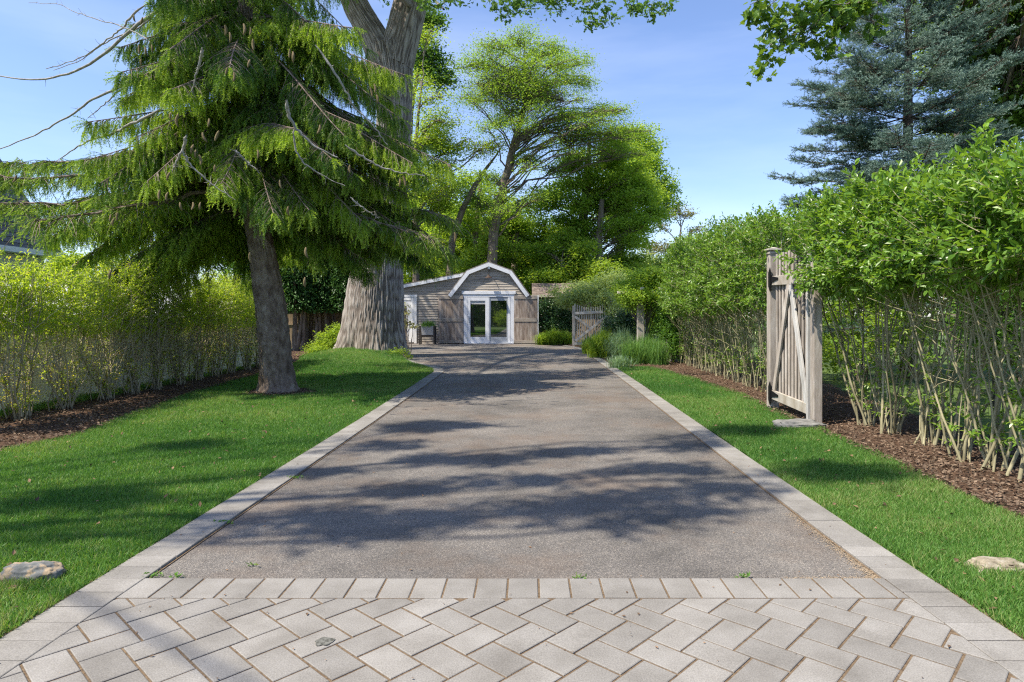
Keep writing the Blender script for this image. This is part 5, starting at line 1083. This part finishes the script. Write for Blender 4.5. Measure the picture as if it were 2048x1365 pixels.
for i, (u, v) in enumerate(((1086, 691), (1098, 690), (1110, 691), (1122, 691), (1134, 692))):
    x, y = gx(u, v); clump('daylily', ('daylily clump touching the barn corner', 'second daylily clump from the barn', 'middle daylily clump of the row by the ivy', 'fourth daylily clump from the barn', 'daylily clump against the picket gate')[i], 'plant', x, 28.9, 700, .62 + .12 * (i % 3), .6, lf_lime if i % 2 == 0 else lf_mid, 'daylilies right of the barn', wd=.022, base=.1)
x, y = px(856), PY
clump('potted_grass', 'tuft of bright grass growing in the raised trough planter', 'plant', x, y, 380, .36, .3, lf_grassy, wd=.02, base=.14, z0=pz(655))
def bush(name, label, cat, lobes, nleaf, size, lm, tpl='diamond', per=45, cs=.16, grp=None, droop=0., stems=True, flatn=.5):
    c = np.mean([l[:2] for l in lobes], 0); ro = empty(name, (c[0], c[1], 0), label, cat, grp); a = Acc(); org = []
    for l in lobes:
        P = bent((c[0] + rng.normal(0, .08), c[1] + rng.normal(0, .08), -.03), l[:3], .2, 7); org.append(P); tubes(a, [P], [np.linspace(.02, .006, 7)], 5)
    a.build('stem', m_bark, ro); f = Acc(); tw = Acc(); foliage(f, tw, lobes, nleaf, size, tpl, per, cs, flatn, droop, org, .004, .6)
    f.build('foliage', lm, ro, second=(tw, m_bark)); return ro
bush('ivy_hedge', 'dark glossy leaved ivy hedge between the barn and the picket gate', 'hedge', [PL(1085, 620, 18, 24, 30.6), PL(1105, 615, 18, 22, 30.8), PL(1125, 620, 18, 24, 30.6), PL(1100, 650, 26, 24, 30.5), PL(1130, 655, 18, 24, 30.5), PL(1140, 640, 12, 26, 30.9)], 16000, .085, lf_ivy, per=60, cs=.22)
bush('flowering_vine', 'sprawling light green vine hanging over the little shed roof and the picket gate', 'vine', [PL(1150, 590, 30, 14, 28.5), PL(1190, 580, 34, 16, 28.2), PL(1215, 600, 26, 22, 27.6), PL(1225, 560, 30, 22, 28.5), PL(1165, 572, 30, 12, 30.5), PL(1110, 582, 14, 7, 30.6), PL(1128, 598, 18, 10, 28.8), PL(1242, 620, 14, 20, 27)], 14000, .10, lf_pale, per=50, cs=.25, droop=.3)
bush('arbor_vine', 'dense green vine mound on top of the arbor', 'vine', [PL(1285, 562, 34, 24, 18.8), PL(1265, 585, 26, 20, 18.6), PL(1310, 585, 24, 24, 18.7), PL(1328, 560, 16, 24, 18.9), PL(1245, 575, 18, 16, 19.2), PL(1290, 590, 42, 10, 18.3), PL(1300, 548, 30, 14, 18.8)], 22000, .075, lf_mid, per=50, cs=.16)
bush('hedge_end_bush', 'dark green bush filling under the far end of the right hedge', 'bush', [PL(1345, 640, 22, 50, 18.0), PL(1360, 690, 20, 36, 17.8), PL(1325, 650, 12, 40, 18.6), PL(1350, 600, 20, 30, 18.2)], 9000, .07, lf_dark, per=50, cs=.16)
bush('garden_shrub', 'tall feathery shrub left of the thick arbor post', 'shrub', [PL(1245, 645, 18, 26, 20.4), PL(1225, 650, 16, 26, 21), PL(1262, 630, 14, 26, 20.6), PL(1258, 670, 16, 16, 20)], 8000, .06, lf_ivy, per=50, cs=.16)
bush('shrub', 'light green shrub glowing behind the arbor posts', 'shrub', [PL(1300, 640, 22, 36, 22), PL(1320, 630, 18, 30, 22.5), PL(1280, 660, 20, 26, 22)], 6000, .09, lf_lime, per=50, cs=.2)
bush('small_shrub', 'fresh green shrub at the left foot of the big oak', 'shrub', [PL(655, 680, 24, 22, 21.8), PL(640, 695, 22, 14, 21.5), PL(672, 665, 18, 18, 22)], 4500, .07, lf_lime, per=40, cs=.14)
bush('seedling_bush', 'low pale green seedlings at the mulch edge beside the grass mound', 'plant', [PL(628, 705, 20, 9, 19.8), PL(645, 700, 14, 8, 20.0)], 1400, .06, lf_lime, per=30, cs=.1)
bush('oak_sucker', 'thin dark leaved shoots in front of the white side door', 'plant', [PL(812, 612, 5, 8, 22.6), PL(815, 645, 8, 10, 22.6), PL(826, 652, 6, 7, 22.6), PL(808, 628, 4, 6, 22.6)], 190, .10, lf_brownish, tpl='oakleaf', per=16, cs=.10)
bush('ivy_sprout', 'small pale ivy growing at the right foot of the big oak', 'plant', [PL(800, 705, 16, 10, 19.6), PL(780, 708, 10, 8, 19.3), PL(815, 712, 8, 6, 19.4)], 700, .06, lf_lime, per=24, cs=.08)
# greenery seen between the right hedge stems
for i, (x, y, r, h, lm) in enumerate(((7.5, 7.2, 1.1, 1.7, lf_mid), (8.2, 10.5, 1.4, 2.3, lf_dark), (6.9, 13.5, 1.2, 2.0, lf_mid), (8.6, 17, 1.8, 3.0, lf_dark), (10.5, 8.2, 1.5, 2.4, lf_lime), (11.8, 12.5, 2, 3.2, lf_mid), (6.2, 19.5, 1.5, 2.6, lf_dark), (12.5, 18, 2.2, 3.4, lf_lime))):
    lb = [(x + rng.uniform(-.5, .5) * r, y + rng.uniform(-.6, .6) * r, h * q, r * .6, r * .7, h * .3) for q in (.35, .5, .7, .85, .6)]
    bush('garden_bush', ('green bush seen low through the near hedge stems', 'dark bush seen through the middle of the right hedge', 'bush showing behind the wire fence near the gate', 'tall dark bush behind the far hedge run', 'light bush at the far side of the right garden', 'broad bush deep in the right garden', 'dark bush behind the arbor', 'light bush deep behind the far hedge run')[i], 'bush', lb, 5000, .11, lm, per=40, cs=.26, grp='bushes in the right garden')
# maple overhead at the right and trees behind the blue spruce
mp_l = [PL(1500, 10, 22, 14, 8.0, .3), PL(1530, 20, 26, 10, 8.0, .3), PL(1560, 45, 22, 16, 8.1, .3), PL(1545, 75, 22, 14, 8.1, .3), PL(1525, 105, 14, 14, 8.0, .2), PL(1525, 135, 6, 12, 8.0, .15), PL(1590, 85, 12, 10, 8.2, .2), PL(1590, 30, 30, 14, 8.2, .4), PL(1640, 20, 34, 20, 8.4, .4), PL(1630, 70, 16, 24, 8.3, .3), PL(1645, 110, 9, 20, 8.3, .2), PL(1690, 40, 30, 34, 8.6, .5), PL(1720, 15, 34, 24, 8.8, .5), PL(1735, 70, 14, 16, 8.6, .3),
        PL(1880, 60, 70, 60, 16.5), PL(1960, 60, 80, 70, 16.8), PL(2040, 40, 70, 80, 16.6), PL(1940, 150, 60, 50, 17.2), PL(2010, 170, 70, 60, 17), PL(2060, 230, 60, 60, 16.6), PL(1990, 260, 50, 40, 17.5), PL(1900, 10, 60, 40, 16), PL(2110, 110, 70, 90, 16.5)]
mr = empty('maple_tree', (9.3, 10.5, 0), 'maple whose broad lobed leaves hang into the upper right corner', 'tree')
a = Acc(); tubes(a, [[(9.3, 10.5, -.02), (9.25, 10.5, 3), (9.1, 10.6, 6), (9.2, 10.8, 9)]], [[.3, .25, .2, .12]], 10)
f = Acc(); tw = Acc(); org = []
for l in mp_l:
    P = bent((9.2, 10.7, 7.8), l[:3], .12, 10); org.append(P)
mainl = bent((9.15, 10.6, 7.6), tuple(W(1700, -60, 8.8)), .05, 10); tubes(a, [mainl], [np.linspace(.10, .02, 10)], 6)
for i, l in enumerate(mp_l):
    if l[1] < 12:
        P = bent(mainl[-3 if i < 8 else -2], l[:3], .1, 8); org[i] = P; tubes(a, [P], [np.linspace(.014, .004, 8)], 4)
    else: tubes(a, [org[i]], [np.linspace(.08, .02, 10)], 5)
a.build('trunk', m_bark, mr, smooth=True)
foliage(f, tw, mp_l[:14], 1150, .10, 'maple', per=24, cs=.10, flatn=.5, origin=org[:14], thick=.004, shell=.8, droop=.3)
foliage(f, tw, mp_l[14:], 17000, .135, 'maple', per=40, cs=.3, flatn=.6, origin=org[14:], thick=.012, shell=.7)
f.build('crown', lf_maple, mr, second=(tw, m_barkd))
tree('shade_tree', 'yellow green tree filling the sky behind the blue spruce', 'tree', [(14.5, 22, -.02, .25), (14.6, 22, 5, .2), (14.8, 22, 10, .1)], [PL(2000, 330, 80, 50, 22), PL(1930, 260, 60, 50, 23), PL(2060, 200, 90, 80, 22), PL(1960, 100, 80, 70, 23), PL(2070, 60, 70, 70, 22), PL(1880, 120, 50, 60, 24)], 16000, .15, lf_lime, per=50, cs=.4)

# ---------------------------------------------------------------- street tree on the left, outside the frame, whose boughs shade the near drive
st = [(-12.6, 1.0, -.02, .3), (-12.4, 1.0, 4, .26), (-11.7, 1.0, 8, .18), (-10.9, 1.0, 12, .08)]
def shadow_lobe(x, y, z, r, ry=None):           # a bough of the tree placed so that it shades the ground round (x, y)
    z *= 1.5; k_ = z / math.tan(SUN_EL); return (x + SAZ[0] * k_, y + SAZ[1] * k_, z, r, ry or r, r * .45)
sl = [shadow_lobe(*q) for q in ((-1.05, 3.98, 5.6, .36, .10), (-.55, 4.15, 5.7, .38, .10), (-1.35, 4.35, 5.8, .30, .12), (.35, 4.5, 6.0, .4, .14), (.95, 4.2, 5.9, .3, .09), (1.45, 4.45, 6.2, .35, .12), (.9, 4.75, 6.2, .5, .13), (1.6, 5.0, 6.4, .4, .15), (-.9, 4.95, 6.3, .4, .12), (0, 5.3, 6.5, .45, .13), (-1.7, 5.5, 6.6, .35, .15), (1.3, 5.7, 6.8, .5, .16), (-.6, 6.0, 6.8, .6, .16), (.5, 6.4, 7, .55, .16), (1.7, 6.7, 7.3, .35, .2), (-1.4, 6.7, 7.2, .4, .16), (-3.0, 4.6, 6.2, .5, .25), (-3.3, 6.6, 7.0, .5, .15), (-1.0, 7.9, 8.2, .8, .3), (2.8, 5.4, 8, .5, .3), (2.6, 7.4, 8.3, .5, .4))]
tree('street_tree', 'broad tree beside the street left of the view, shading the near driveway', 'tree', st, sl, 8000, .12, lf_oak, tpl='oakleaf', per=30, cs=.12, limb_r=.2, thick=.006,
     extra=[([(-11.7, 1.0, 8), (-9.0, .9, 8.8), (-7.3, .3, 9.0), (-6.3, -.42, 9.1), (-5.3, -1.1, 9.2)], (.06, .03, .022, .02, .014)),])  # bare limb added out of view to cast the thin diagonal shadow on the pavers
# planting across the street, mirrored in the barn's glass door
bush('bush', 'rounded bright bush across the street behind the viewpoint', 'bush', [(-2.6, -11, 1.0, 1.1, .9, .9), (-1.9, -11.2, .8, .8, .8, .7)], 5000, .12, lf_lime, per=40, cs=.25)
for x, y, lab in ((-6.5, -15, 'broad dark tree across the street behind the viewpoint'), (-1.5, -17, 'second broad tree across the street behind the viewpoint'), (4, -15, 'third broad tree across the street behind the viewpoint')):
    tree('tree', lab, 'tree', [(x, y, 0, .3), (x, y, 3, .25), (x, y, 7, .08)], [(x + rng.uniform(-2.2, 2.2), y + rng.uniform(-1, 1), z, 1.9, 1.2, 1.2) for z in (1.2, 1.4, 2.2, 2.6, 3.5, 4.2, 5, 6, 7.5)], 9000, .26, lf_dark, group='trees across the street', cs=.6)
ro = empty('street_hedge', (-2, -19, 0), 'tall dark hedge across the street behind the viewpoint', 'hedge'); a = Acc(); n = 26000; x = rng.uniform(-10, 7, n); z = 5.5 * rng.random(n); y = -19 + rng.uniform(-.5, .5, n) + .6 * fbm(np.stack([x, z, x * 0], -1), 3)
leaves(a, np.stack([x, y, z], -1), unit(n), unit(n) + (0, .5, .5), rng.uniform(.2, .34, n), 'diamond'); a.build('foliage', lf_dark, ro); a = Acc(); P = [[(x_, -19, -.02), (x_ + .1, -19, 2), (x_, -19, 4.6)] for x_ in np.arange(-9.8, 7, .8)]; tubes(a, P, np.full((len(P), 3), .05), 5); a.build('stem', m_barkd, ro)
